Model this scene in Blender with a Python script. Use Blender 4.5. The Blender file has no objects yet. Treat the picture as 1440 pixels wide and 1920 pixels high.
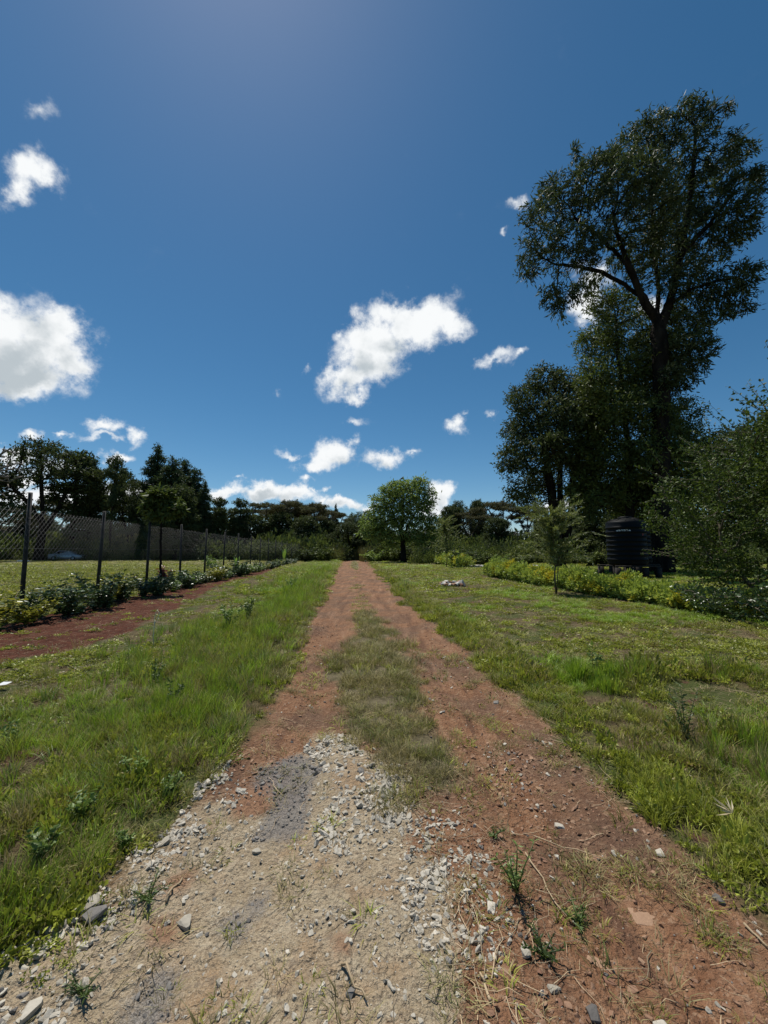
import bpy, math, random, time
import numpy as np
from mathutils import Vector, Matrix
T0 = time.time()
SC = bpy.context.scene
COL = SC.collection
rng = np.random.default_rng(11)
R = math.radians
PI = math.pi

# ------------------------------------------------------------------ camera geometry
H = 1.45
PITCH = R(5.8)
F = 720.0
cp, sp = math.cos(PITCH), math.sin(PITCH)

def ray(px, py):
    dx, dy = (px-720)/F, (960-py)/F
    return np.array([dx, cp-dy*sp, sp+dy*cp])

def at(px, py, Y):
    d = ray(px, py)
    return np.array([0, 0, H]) + d*(Y/d[1])

def gnd(px, py, z=0.0):
    d = ray(px, py)
    t = (z-H)/d[2]
    return np.array([d[0]*t, d[1]*t, z])

# ------------------------------------------------------------------ noise
def _h(ix, iy, s):
    v = (ix.astype(np.int64)*374761393 + iy.astype(np.int64)*668265263 + s*1274126177) & 0xffffffff
    v = ((v ^ (v >> 13))*1274126177) & 0xffffffff
    v = v ^ (v >> 16)
    return (v & 0xffffff)/float(0xffffff)

def vn(x, y, s=0):
    x = np.asarray(x, float); y = np.asarray(y, float)
    ix, iy = np.floor(x), np.floor(y)
    fx, fy = x-ix, y-iy
    fx = fx*fx*(3-2*fx); fy = fy*fy*(3-2*fy)
    a = _h(ix, iy, s); b = _h(ix+1, iy, s); c = _h(ix, iy+1, s); d = _h(ix+1, iy+1, s)
    return (a*(1-fx)+b*fx)*(1-fy)+(c*(1-fx)+d*fx)*fy

def fbm(x, y, s=0, o=4):
    t = 0; a = .5; n = 0
    for i in range(o):
        t = t+a*vn(x*2**i+17.3*i, y*2**i-9.1*i, s+i); n += a; a *= .5
    return t/n

def sstep(a, b, x):
    t = np.clip((x-a)/(b-a), 0, 1)
    return t*t*(3-2*t)

def poly_sd(px, py, poly):
    """signed distance, positive inside"""
    P = np.array(poly, float)
    d = np.full(px.shape, 1e9); inside = np.zeros(px.shape, bool)
    for i in range(len(P)):
        a = P[i]; b = P[(i+1) % len(P)]
        ab = b-a; L = ab@ab+1e-12
        t = np.clip(((px-a[0])*ab[0]+(py-a[1])*ab[1])/L, 0, 1)
        dd = np.hypot(px-a[0]-t*ab[0], py-a[1]-t*ab[1])
        d = np.minimum(d, dd)
        c = ((a[1] > py) != (b[1] > py)) & (px < (b[0]-a[0])*(py-a[1])/((b[1]-a[1]) or 1e-12)+a[0])
        inside ^= c
    return np.where(inside, d, -d)

# ------------------------------------------------------------------ zones on the ground
def edge(pts):
    g = sorted([(gnd(x, y)[1], gnd(x, y)[0]) for x, y in pts])
    Y = np.array([a for a, b in g]); X = np.array([b for a, b in g])
    return lambda y: np.interp(y, Y, X)

e_left = edge([(641, 1048), (634, 1062), (622, 1085), (603, 1130), (574, 1200), (540, 1260), (518, 1300), (500, 1350), (478, 1395), (440, 1430),
               (350, 1500), (262, 1600), (185, 1690), (60, 1800), (-120, 1920)])
e_right = edge([(688, 1048), (697, 1062), (716, 1085), (757, 1130), (840, 1200), (884, 1232), (918, 1272), (975, 1312), (1042, 1375), (1112, 1440),
                (1190, 1500), (1245, 1560), (1335, 1650), (1400, 1700), (1475, 1760), (1640, 1920)])
c_left = edge([(676, 1150), (655, 1180), (640, 1210), (636, 1250), (628, 1300), (628, 1340), (655, 1380), (700, 1410), (760, 1450), (780, 1480)])
c_right = edge([(700, 1150), (728, 1180), (750, 1210), (775, 1250), (805, 1300), (832, 1350), (848, 1400), (850, 1440), (840, 1480)])
C_Y0, C_Y1 = gnd(0, 1475)[1], gnd(0, 1148)[1]
s_low = edge([(552, 1052), (520, 1062), (480, 1078), (430, 1092), (385, 1103), (340, 1128), (280, 1150), (210, 1182), (150, 1200), (80, 1222), (0, 1240), (-300, 1310), (-900, 1400)])
def gpoly(pts):
    return [tuple(gnd(x, y)[:2]) for x, y in pts]
PALE = gpoly([(585, 1362), (640, 1368), (700, 1418), (765, 1462), (772, 1540), (755, 1600), (800, 1625), (860, 1650), (835, 1700), (872, 1790), (862, 1880), (870, 1990),
              (-700, 1990), (-60, 1830), (60, 1760), (190, 1690), (262, 1600), (330, 1540), (385, 1490), (440, 1500), (480, 1520), (540, 1530), (575, 1480), (560, 1420)])
ASH = [gpoly([(485, 1440), (560, 1405), (600, 1430), (575, 1490), (550, 1555), (495, 1550), (520, 1500), (480, 1475)]),
       gpoly([(300, 1790), (330, 1800), (310, 1900), (290, 1960), (210, 1960), (240, 1860)]),
       gpoly([(425, 1715), (440, 1700), (455, 1725), (440, 1740)]), gpoly([(470, 1680), (500, 1672), (495, 1700), (470, 1705)])]
REDP = [gpoly([(430, 1480), (500, 1462), (510, 1495), (440, 1525)]), gpoly([(285, 1720), (330, 1708), (330, 1750), (290, 1756)]),
        gpoly([(300, 1645), (360, 1620), (350, 1650), (305, 1668)]), gpoly([(620, 1760), (650, 1755), (650, 1790), (625, 1795)])]
FX0, FS = -6.55, -.097            # the fence line  x = FX0 + FS*y
def fence_x(y): return FX0+FS*y

def height(x, y):
    x = np.asarray(x, float); y = np.asarray(y, float)
    yl = np.clip(y, 1.3, 75)
    l, r = e_left(yl), e_right(yl)
    out = np.maximum(l-x, x-r)
    far = sstep(80, 60, y)
    z = .10*(fbm(x*.35, y*.35, 3, 3)-.5)*sstep(.3, 3.5, out)
    z = z+.045*sstep(0, .5, out)*far
    z = z+.06*sstep(.9, 3.2, x-r)*far                 # right lawn rises a little
    # wheel ruts
    mid = (l+r)/2; hw = (r-l)/2
    u = np.abs(x-mid)/np.maximum(hw, .3)
    z = z-.045*np.exp(-((u-.62)/.22)**2)*(out < 0)
    z = z+.012*(fbm(x*2.2, y*2.2, 5, 3)-.5)+.11*(fbm(x*1.5, y*1.5, 6, 3)-.5)*sstep(.2, .9, out)*sstep(40, 25, y)
    near = sstep(16, 3, y)
    z = z+near*.016*(fbm(x*14, y*14, 8, 3)-.5)+near*.009*(fbm(x*45, y*45, 9, 2)-.5)
    z = z+.25*sstep(70, 120, y)+sstep(60, 160, np.abs(x))*.4
    return z

def masks(x, y):
    yl = np.clip(y, .6, 75)
    n1 = fbm(x*1.7, y*1.7, 21, 4)-.5
    n2 = fbm(x*9, y*9, 22, 3)-.5
    l, r = e_left(yl), e_right(yl)
    w = np.clip(.35+.035*y, .35, 1.1)
    road = np.minimum(x-l, r-x)+n1*w*.8+n2*.14
    road = np.where(y > 72, -1, road)
    cl, cr = c_left(yl), c_right(yl)
    cen = np.minimum(np.minimum(x-cl, cr-x), np.minimum(y-C_Y0, C_Y1-y))+n1*.75+n2*.3
    cen2 = .75-np.hypot((x-(l+r)/2)/.5, (y-44)/18)+n1*.5      # grass island near the end of the track
    cen = np.maximum(cen, np.where(y > 28, cen2, -1))
    soil = np.minimum(s_low(np.clip(y, .6, 50))+.42-x, x-(fence_x(y)-.55))+n1*.7+n2*.25
    soil = np.where((y > 46), -1, soil)
    pale = poly_sd(x, y, PALE)+n1*.18+n2*.16
    ash = np.max([poly_sd(x, y, p) for p in ASH], 0)+n1*.14+n2*.07
    red = np.max([poly_sd(x, y, p) for p in REDP], 0)+n1*.08+n2*.05
    return road, cen, soil, pale, ash, red

# ------------------------------------------------------------------ mesh helper
def mesh_from(name, V, faces, attrs=None, mats=(), mat_idx=None, smooth=False):
    V = np.asarray(V, np.float32)
    me = bpy.data.meshes.new(name)
    loops = np.concatenate([f.reshape(-1) for f in faces]).astype(np.int32)
    sizes = np.concatenate([np.full(len(f), f.shape[1]) for f in faces]).astype(np.int32)
    starts = np.concatenate([[0], np.cumsum(sizes)[:-1]]).astype(np.int32)
    me.vertices.add(len(V)); me.vertices.foreach_set('co', V.reshape(-1))
    me.loops.add(len(loops)); me.loops.foreach_set('vertex_index', loops)
    me.polygons.add(len(sizes)); me.polygons.foreach_set('loop_start', starts); me.polygons.foreach_set('loop_total', sizes)
    if mat_idx is not None: me.polygons.foreach_set('material_index', np.asarray(mat_idx, np.int32))
    if smooth: me.polygons.foreach_set('use_smooth', np.ones(len(sizes), bool))
    me.update(calc_edges=True)
    for k, v in (attrs or {}).items():
        a = me.attributes.new(k, 'FLOAT', 'POINT'); a.data.foreach_set('value', np.asarray(v, np.float32))
    for m in mats: me.materials.append(m)
    return me

class MB:
    def __init__(s): s.V = []; s.F = []; s.n = 0; s.A = []
    def add(s, V, F, a=0.0):
        V = np.asarray(V, float)
        for f in (F if isinstance(F, list) else [F]):
            s.F.append(np.asarray(f)+s.n)
        s.V.append(V); s.A.append(np.broadcast_to(np.asarray(a, float), (len(V),)).copy()); s.n += len(V)
    def box(s, c, d, rz=0, M=None):
        x, y, z = np.array(d)/2
        P = np.array([[a, b, e] for a in (-x, x) for b in (-y, y) for e in (-z, z)])
        if rz: P = P@np.array([[math.cos(rz), math.sin(rz), 0], [-math.sin(rz), math.cos(rz), 0], [0, 0, 1]])
        P = P+np.array(c)
        s.add(P, np.array([[0, 1, 3, 2], [4, 6, 7, 5], [0, 4, 5, 1], [2, 3, 7, 6], [0, 2, 6, 4], [1, 5, 7, 3]]))
    def tube(s, P, r, n=6, a=0.0):
        P = np.asarray(P, float); m = len(P); r = np.broadcast_to(r, (m,))
        T = np.gradient(P, axis=0); T /= np.linalg.norm(T, axis=1)[:, None]+1e-9
        ref = np.array([0, 0, 1.]) if abs(T[0][2]) < .9 else np.array([1., 0, 0])
        A = np.cross(T, ref); A /= np.linalg.norm(A, axis=1)[:, None]+1e-9
        for i in range(1, m):                         # keep the frame from flipping
            A[i] = A[i-1]-T[i]*(A[i-1]@T[i]); A[i] /= np.linalg.norm(A[i])+1e-9
        B = np.cross(T, A)
        th = np.arange(n)/n*2*PI
        V = P[:, None]+r[:, None, None]*(A[:, None]*np.cos(th)[None, :, None]+B[:, None]*np.sin(th)[None, :, None])
        i = np.arange(m-1)[:, None]*n; j = np.arange(n)[None]; k = (j+1) % n
        Fq = np.stack([i+j, i+k, i+n+k, i+n+j], -1).reshape(-1, 4)
        s.add(V.reshape(-1, 3), [Fq, np.arange(n)[None, ::-1].copy(), (np.arange(n)+(m-1)*n)[None]], a)
    def lathe(s, prof, c=(0, 0, 0), n=48):
        prof = np.array(prof, float); m = len(prof)
        th = np.arange(n)/n*2*PI
        V = np.stack([prof[:, 0][:, None]*np.cos(th), prof[:, 0][:, None]*np.sin(th), np.repeat(prof[:, 1][:, None], n, 1)], -1).reshape(-1, 3)+np.array(c)
        i = np.arange(m-1)[:, None]*n; j = np.arange(n)[None]; k = (j+1) % n
        s.add(V, np.stack([i+j, i+k, i+n+k, i+n+j], -1).reshape(-1, 4))
    def mesh(s, name, mat, smooth=False, extra=None):
        at_ = {'rnd': np.concatenate(s.A)}
        if extra: at_.update(extra)
        return mesh_from(name, np.concatenate(s.V), s.F, at_, [mat] if not isinstance(mat, (list, tuple)) else mat, None, smooth)

def link(name, data, parent=None, loc=None):
    o = bpy.data.objects.new(name, data); COL.objects.link(o)
    if parent is not None: o.parent = parent
    if loc is not None: o.location = loc
    return o

def tag(o, label=None, cat=None, group=None, kind=None):
    if label: o['label'] = label
    if cat: o['category'] = cat
    if group: o['group'] = group
    if kind: o['kind'] = kind
    return o

def root(name, loc, label, cat, group=None, rz=0):
    o = link(name, None, None, tuple(float(v) for v in loc)); o.rotation_euler = (0, 0, rz)
    o.empty_display_size = .2
    return tag(o, label, cat, group)

def copy_tree(o, parent=None):
    c = o.copy(); COL.objects.link(c); c.parent = parent
    for ch in [q for q in o.children]:
        copy_tree(ch, c)
    return c

# ------------------------------------------------------------------ materials
def newmat(name):
    m = bpy.data.materials.new(name); m.use_nodes = True
    nt = m.node_tree; nt.nodes.clear()
    return m, nt
def N(nt, t, **kw):
    n = nt.nodes.new(t)
    for k, v in kw.items():
        if k.startswith('i_'): n.inputs[int(k[2:]) if k[2:].isdigit() else k[2:]].default_value = v
        else: setattr(n, k, v)
    return n
def L(nt, a, b): nt.links.new(a, b)
def rgb(c): return (c[0], c[1], c[2], 1)
def mixc(nt, fac, a, b, blend='MIX'):
    m = N(nt, 'ShaderNodeMix', data_type='RGBA', blend_type=blend)
    for s, v in ((m.inputs[0], fac), (m.inputs[6], a), (m.inputs[7], b)):
        if isinstance(v, (int, float)): s.default_value = v
        elif isinstance(v, tuple): s.default_value = rgb(v)
        else: L(nt, v, s)
    return m.outputs[2]
def math_(nt, op, a, b=None, clamp=False, c=None):
    m = N(nt, 'ShaderNodeMath', operation=op, use_clamp=clamp)
    for s, v in zip(m.inputs, (a, b, c)):
        if v is None: continue
        if isinstance(v, (int, float)): s.default_value = v
        else: L(nt, v, s)
    return m.outputs[0]
def smooth_(nt, v, a, b):
    m = N(nt, 'ShaderNodeMapRange', interpolation_type='SMOOTHSTEP'); m.inputs[1].default_value = a; m.inputs[2].default_value = b
    L(nt, v, m.inputs[0]); return m.outputs[0]
def noise_(nt, vec, scale, detail=3, rough=.55):
    n = N(nt, 'ShaderNodeTexNoise'); n.inputs['Scale'].default_value = scale; n.inputs['Detail'].default_value = detail; n.inputs['Roughness'].default_value = rough
    L(nt, vec, n.inputs['Vector']); return n.outputs['Fac']
def attr_(nt, name): return N(nt, 'ShaderNodeAttribute', attribute_name=name).outputs['Fac']

def leaf_mat(name, c1, c2, transl=.25, rough=.45, patch=None, pscale=.8, plo=.5, spec=.5, inst=False, tcol=None):
    """c1..c2 from the per-leaf value, patch = a colour that takes over in patches"""
    m, nt = newmat(name)
    out = N(nt, 'ShaderNodeOutputMaterial')
    pos = N(nt, 'ShaderNodeNewGeometry').outputs['Position']
    r = attr_(nt, 'rnd')
    col = mixc(nt, r, c1, c2)
    if inst:
        oi = N(nt, 'ShaderNodeObjectInfo').outputs['Random']
        col = mixc(nt, math_(nt, 'MULTIPLY', oi, .55), col, tuple(.5*(a+b) for a, b in zip((c1[0]*1.5, c1[1]*1.15, c1[2]), c2)))
    if patch is not None:
        nz = noise_(nt, pos, pscale, 4, .6)
        nz = math_(nt, 'ADD', nz, math_(nt, 'MULTIPLY', math_(nt, 'SUBTRACT', r, .5), .22))
        col = mixc(nt, smooth_(nt, nz, plo, plo+.14), col, patch)
    if inst:                                       # tufts differ in tone
        tone = math_(nt, 'ADD', math_(nt, 'MULTIPLY', math_(nt, 'POWER', N(nt, 'ShaderNodeObjectInfo').outputs['Random'], 1.3), 1.0), .5)
        tv = N(nt, 'ShaderNodeVectorMath', operation='SCALE'); L(nt, col, tv.inputs[0]); L(nt, tone, tv.inputs[3]); col = tv.outputs[0]
    p = N(nt, 'ShaderNodeBsdfPrincipled'); p.inputs['Roughness'].default_value = rough; p.inputs['Specular IOR Level'].default_value = spec
    L(nt, col, p.inputs['Base Color'])
    t = N(nt, 'ShaderNodeBsdfTranslucent')
    tc = mixc(nt, .5, col, tcol if tcol else (c2[0]*1.25, c2[1]*1.3, c2[2]*.6)); L(nt, tc, t.inputs[0])
    mx = N(nt, 'ShaderNodeMixShader'); mx.inputs[0].default_value = transl
    L(nt, p.outputs[0], mx.inputs[1]); L(nt, t.outputs[0], mx.inputs[2]); L(nt, mx.outputs[0], out.inputs[0])
    return m

def plain_mat(name, c1, c2=None, scale=6, rough=.8, bump=.3, bscale=30, metal=0, spec=.4, stretch=None, bdist=.02):
    m, nt = newmat(name)
    out = N(nt, 'ShaderNodeOutputMaterial'); p = N(nt, 'ShaderNodeBsdfPrincipled')
    tc = N(nt, 'ShaderNodeTexCoord').outputs['Object']
    if stretch:
        mp = N(nt, 'ShaderNodeMapping'); mp.inputs['Scale'].default_value = stretch; L(nt, tc, mp.inputs[0]); tc = mp.outputs[0]
    col = mixc(nt, smooth_(nt, noise_(nt, tc, scale, 5, .6), .35, .68), c1, c2 or tuple(v*1.5 for v in c1))
    L(nt, col, p.inputs['Base Color']); p.inputs['Roughness'].default_value = rough; p.inputs['Metallic'].default_value = metal
    p.inputs['Specular IOR Level'].default_value = spec
    if bump:
        b = N(nt, 'ShaderNodeBump'); b.inputs['Strength'].default_value = bump; b.inputs['Distance'].default_value = bdist
        L(nt, noise_(nt, tc, bscale, 4), b.inputs['Height']); L(nt, b.outputs[0], p.inputs['Normal'])
    L(nt, p.outputs[0], out.inputs[0])
    return m

M = {}
M['bark'] = plain_mat('bark', (.011, .009, .007), (.034, .027, .02), 3, .9, 1.0, 14, stretch=(1, 1, .25), bdist=.12, spec=.1)
M['bark_pale'] = plain_mat('bark_pale', (.10, .085, .068), (.2, .175, .145), 3, .9, .5, 12, stretch=(1, 1, .3))
M['twig'] = plain_mat('twig', (.08, .065, .04), (.17, .14, .09), 5, .7, 0)
M['leaf_dark'] = leaf_mat('leaf_dark', (.04, .055, .024), (.095, .12, .045), .24, .6, spec=.14)
M['leaf_tall'] = leaf_mat('leaf_tall', (.034, .05, .024), (.09, .118, .052), .22, .55, patch=(.085, .11, .032), pscale=.25, spec=.16)
M['leaf_mid'] = leaf_mat('leaf_mid', (.04, .058, .018), (.12, .155, .042), .28, .5, patch=(.13, .155, .035), pscale=.5, spec=.18)
M['leaf_umbrella'] = leaf_mat('leaf_umbrella', (.10, .15, .04), (.26, .34, .10), .36, .5, spec=.25)
M['leaf_conifer'] = leaf_mat('leaf_conifer', (.036, .058, .03), (.075, .108, .046), .2, .6, spec=.14)
M['leaf_acacia'] = leaf_mat('leaf_acacia', (.06, .062, .03), (.125, .12, .056), .25, .6, spec=.14)
M['leaf_bush'] = leaf_mat('leaf_bush', (.03, .052, .012), (.095, .135, .03), .26, .5, spec=.16)
M['leaf_hedge'] = leaf_mat('leaf_hedge', (.15, .22, .04), (.44, .52, .13), .3, .4, patch=(.66, .50, .035), pscale=1.1, plo=.54, spec=.4)
M['leaf_shrub'] = leaf_mat('leaf_shrub', (.03, .055, .018), (.085, .13, .042), .15, .33, spec=.5)
M['leaf_shrub_yellow'] = leaf_mat('leaf_shrub_yellow', (.16, .2, .03), (.38, .35, .05), .3, .4)
M['leaf_lime'] = leaf_mat('leaf_lime', (.09, .15, .03), (.2, .29, .06), .3, .4)
M['leaf_red'] = leaf_mat('leaf_red', (.12, .015, .015), (.26, .04, .03), .25, .4)
M['leaf_feather'] = leaf_mat('leaf_feather', (.10, .13, .04), (.24, .27, .09), .3, .5)
M['leaf_strap'] = leaf_mat('leaf_strap', (.06, .12, .03), (.15, .23, .08), .25, .35)
M['leaf_banana'] = leaf_mat('leaf_banana', (.14, .24, .04), (.25, .38, .08), .35, .35)
M['weed'] = leaf_mat('weed', (.065, .11, .026), (.15, .22, .055), .28, .5, inst=True)
M['creeper'] = leaf_mat('creeper', (.14, .175, .026), (.36, .40, .065), .33, .45, patch=(.20, .145, .055), pscale=1.7, plo=.54, spec=.4, inst=True)
M['grass'] = leaf_mat('grass', (.155, .19, .028), (.40, .43, .075), .25, .5, patch=(.28, .215, .09), pscale=1.5, spec=.3, inst=True)
M['grass_lush'] = leaf_mat('grass_lush', (.125, .215, .022), (.31, .44, .055), .32, .45, spec=.35, inst=True)
M['grass_dry'] = leaf_mat('grass_dry', (.20, .18, .08), (.38, .33, .17), .22, .6, patch=(.13, .17, .045), pscale=2.0, plo=.53, spec=.2, inst=True)
M['reed'] = leaf_mat('reed', (.11, .125, .045), (.24, .22, .09), .2, .6, inst=True)
M['straw'] = leaf_mat('straw', (.3, .22, .13), (.52, .42, .27), .1, .6, spec=.3, inst=True)
M['far'] = leaf_mat('far', (.022, .032, .017), (.045, .055, .026), .1, .7, spec=.2)
M['underbrush'] = leaf_mat('underbrush', (.055, .08, .026), (.14, .175, .05), .3, .6, patch=(.16, .17, .055), pscale=.2, spec=.14)

def ground_mat():
    m, nt = newmat('ground_earth')
    out = N(nt, 'ShaderNodeOutputMaterial'); p = N(nt, 'ShaderNodeBsdfPrincipled')
    pos = N(nt, 'ShaderNodeNewGeometry').outputs['Position']
    n_f = noise_(nt, pos, 55, 4, .7)
    n_vf = noise_(nt, pos, 240, 2, .6)
    n_m = noise_(nt, pos, 9, 5, .65)
    n_l = noise_(nt, pos, 1.1, 5, .6)
    n_g = noise_(nt, pos, 2.6, 5, .65)
    def mask(nm, w=.05, amp=.16, off=0):
        a = attr_(nt, nm)
        v = math_(nt, 'ADD', a, math_(nt, 'MULTIPLY', math_(nt, 'SUBTRACT', n_f, .5), amp))
        return smooth_(nt, v, off-w, off+w)
    # red murram
    red = mixc(nt, smooth_(nt, n_m, .3, .7), (.195, .092, .047), (.31, .168, .092))
    red = mixc(nt, smooth_(nt, n_l, .42, .62), red, (.165, .098, .062))
    red = mixc(nt, math_(nt, 'MULTIPLY', smooth_(nt, n_f, .52, .7), .55), red, (.36, .25, .165))
    red = mixc(nt, math_(nt, 'MULTIPLY', smooth_(nt, n_vf, .5, .3), .5), red, (.09, .05, .035))
    mp = N(nt, 'ShaderNodeMapping'); mp.inputs['Rotation'].default_value = (0, 0, -.07); mp.inputs['Scale'].default_value = (5.5, .55, 1); L(nt, pos, mp.inputs[0])
    n_s = noise_(nt, mp.outputs[0], 1.0, 6, .62)              # wheel-worn streaks along the track
    red = mixc(nt, math_(nt, 'MULTIPLY', smooth_(nt, n_s, .5, .66), .75), red, (.115, .062, .04))
    red = mixc(nt, math_(nt, 'MULTIPLY', smooth_(nt, n_s, .46, .34), .5), red, (.36, .21, .13))
    n_p = noise_(nt, pos, 26, 3, .75); red = mixc(nt, math_(nt, 'MULTIPLY', smooth_(nt, n_p, .58, .64), .6), red, (.38, .25, .16))
    red = mixc(nt, math_(nt, 'MULTIPLY', smooth_(nt, n_p, .42, .36), .5), red, (.11, .055, .034))
    # grass-zone earth
    gr = mixc(nt, smooth_(nt, n_m, .35, .65), (.075, .055, .028), (.15, .115, .06))
    gr = mixc(nt, smooth_(nt, n_l, .45, .6), gr, (.07, .085, .024))
    gr = mixc(nt, smooth_(nt, n_g, .58, .66), gr, (.11, .06, .038))
    # dark red planting soil
    so = mixc(nt, smooth_(nt, n_m, .35, .7), (.066, .022, .012), (.125, .046, .026))
    so = mixc(nt, math_(nt, 'MULTIPLY', smooth_(nt, n_f, .58, .7), .5), so, (.18, .095, .06))
    # pale lime dust
    pa = mixc(nt, smooth_(nt, n_m, .3, .72), (.36, .29, .185), (.50, .43, .305))
    pa = mixc(nt, smooth_(nt, n_g, .46, .66), pa, (.36, .25, .145))
    pa = mixc(nt, math_(nt, 'MULTIPLY', smooth_(nt, n_f, .5, .38), .85), pa, (.24, .19, .125))
    pa = mixc(nt, math_(nt, 'MULTIPLY', smooth_(nt, n_p, .46, .38), .7), pa, (.22, .18, .13))
    pa = mixc(nt, math_(nt, 'MULTIPLY', smooth_(nt, n_vf, .55, .7), .6), pa, (.72, .64, .49))
    ash = mixc(nt, smooth_(nt, n_vf, .35, .65), (.12, .11, .10), (.30, .275, .25))
    rp = mixc(nt, n_m, (.24, .12, .07), (.33, .20, .12))
    fade = mixc(nt, .5, red, (.2, .15, .10))
    col = mixc(nt, mask('road', .06), gr, red)
    col = mixc(nt, mask('cen', .12), col, mixc(nt, smooth_(nt, n_m, .3, .7), (.10, .085, .045), (.19, .155, .095)))
    col = mixc(nt, mask('soil', .1, .16, .06), col, so)
    col = mixc(nt, math_(nt, 'MULTIPLY', mask('pale', .05, .34), .8), col, pa)
    col = mixc(nt, math_(nt, 'MULTIPLY', mask('ash', .05, .2), .85), col, ash)
    col = mixc(nt, math_(nt, 'MULTIPLY', mask('red', .04, .12), .85), col, rp)
    L(nt, col, p.inputs['Base Color']); p.inputs['Roughness'].default_value = .95; p.inputs['Specular IOR Level'].default_value = .15
    vor = N(nt, 'ShaderNodeTexVoronoi'); vor.inputs['Scale'].default_value = 42; L(nt, pos, vor.inputs['Vector'])
    vor2 = N(nt, 'ShaderNodeTexVoronoi'); vor2.inputs['Scale'].default_value = 110; L(nt, pos, vor2.inputs['Vector'])
    h = math_(nt, 'ADD', math_(nt, 'MULTIPLY', n_f, 1.0), math_(nt, 'MULTIPLY', n_vf, .35))
    h = math_(nt, 'SUBTRACT', h, math_(nt, 'MULTIPLY', smooth_(nt, vor.outputs['Distance'], 0, .7), .55))
    h = math_(nt, 'SUBTRACT', h, math_(nt, 'MULTIPLY', vor2.outputs['Distance'], .3))
    h = math_(nt, 'ADD', h, math_(nt, 'MULTIPLY', n_m, 1.6))
    b = N(nt, 'ShaderNodeBump'); b.inputs['Strength'].default_value = 1.0; b.inputs['Distance'].default_value = .018
    L(nt, h, b.inputs['Height']); L(nt, b.outputs[0], p.inputs['Normal'])
    L(nt, p.outputs[0], out.inputs[0])
    return m
M['ground'] = ground_mat()

# ------------------------------------------------------------------ terrain
def build_ground():
    ys = list(np.arange(1.0, 1.5, .014))
    while ys[-1] < 520: ys.append(ys[-1]*(1+.011))
    ys = [-30, -14, -7, -4, -2.4, -1.4, -.8, -.35, -.1, .1, .25, .4, .5, .6, .68, .76, .83, .9, .96]+ys
    xs = list(np.arange(0, 2.2, .018))
    while xs[-1] < 420: xs.append(xs[-1]*(1+.0135)+.0)
    xs = np.array([-v for v in xs[::-1][:-1]]+xs)-.15
    ys = np.array(ys)
    X, Y = np.meshgrid(xs, ys)
    # jitter kills the straight rows
    dx = np.gradient(xs)[None]*.35; dy = np.gradient(ys)[:, None]*.35
    X = X+(rng.random(X.shape)-.5)*dx; Y = Y+(rng.random(Y.shape)-.5)*dy
    x, y = X.ravel(), Y.ravel()
    z = height(x, y)
    mk = masks(x, y)
    road, cen, soil, pale, ash, red = mk
    # crusty relief on the lime patch and loose clods on the soil strip
    z = z+np.where(pale > 0, .020*(fbm(x*26, y*26, 31, 3)-.4), 0)*sstep(9, 3, y)
    z = z+np.where(soil > 0, .05*(fbm(x*6, y*6, 33, 3)-.5), 0)
    ny, nx = X.shape
    i = (np.arange(ny-1)[:, None]*nx+np.arange(nx-1)[None]).ravel()
    Fq = np.stack([i, i+1, i+nx+1, i+nx], -1)
    isroad = ((np.maximum(road, pale) > 0) & (cen < 0)) & (y > .3)
    issoil = (soil > 0) & ~isroad
    zone = np.where(isroad, 1, np.where(issoil, 2, 0))
    fz = np.median(zone[Fq].astype(np.int8), axis=1).astype(int)
    V = np.stack([x, y, z], -1)
    A = {'road': road, 'cen': cen, 'soil': soil, 'pale': pale, 'ash': ash, 'red': red}
    for zi, (nm, lb) in enumerate((('ground', 'grassy earth verges and field'), ('dirt_road', 'red earth track with two wheel ruts and a pale lime patch'), ('soil_strip', 'dark red planting soil along the fence'))):
        f = Fq[fz == zi]
        u, inv = np.unique(f, return_inverse=True)
        me = mesh_from(nm, V[u], [inv.reshape(f.shape)], {k: v[u] for k, v in A.items()}, [M['ground']], None, True)
        # shared borders: same vertices, same normals
        o = link(nm, me); tag(o, None, None, None, 'structure')
build_ground()
print('ground', time.time()-T0)

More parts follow.
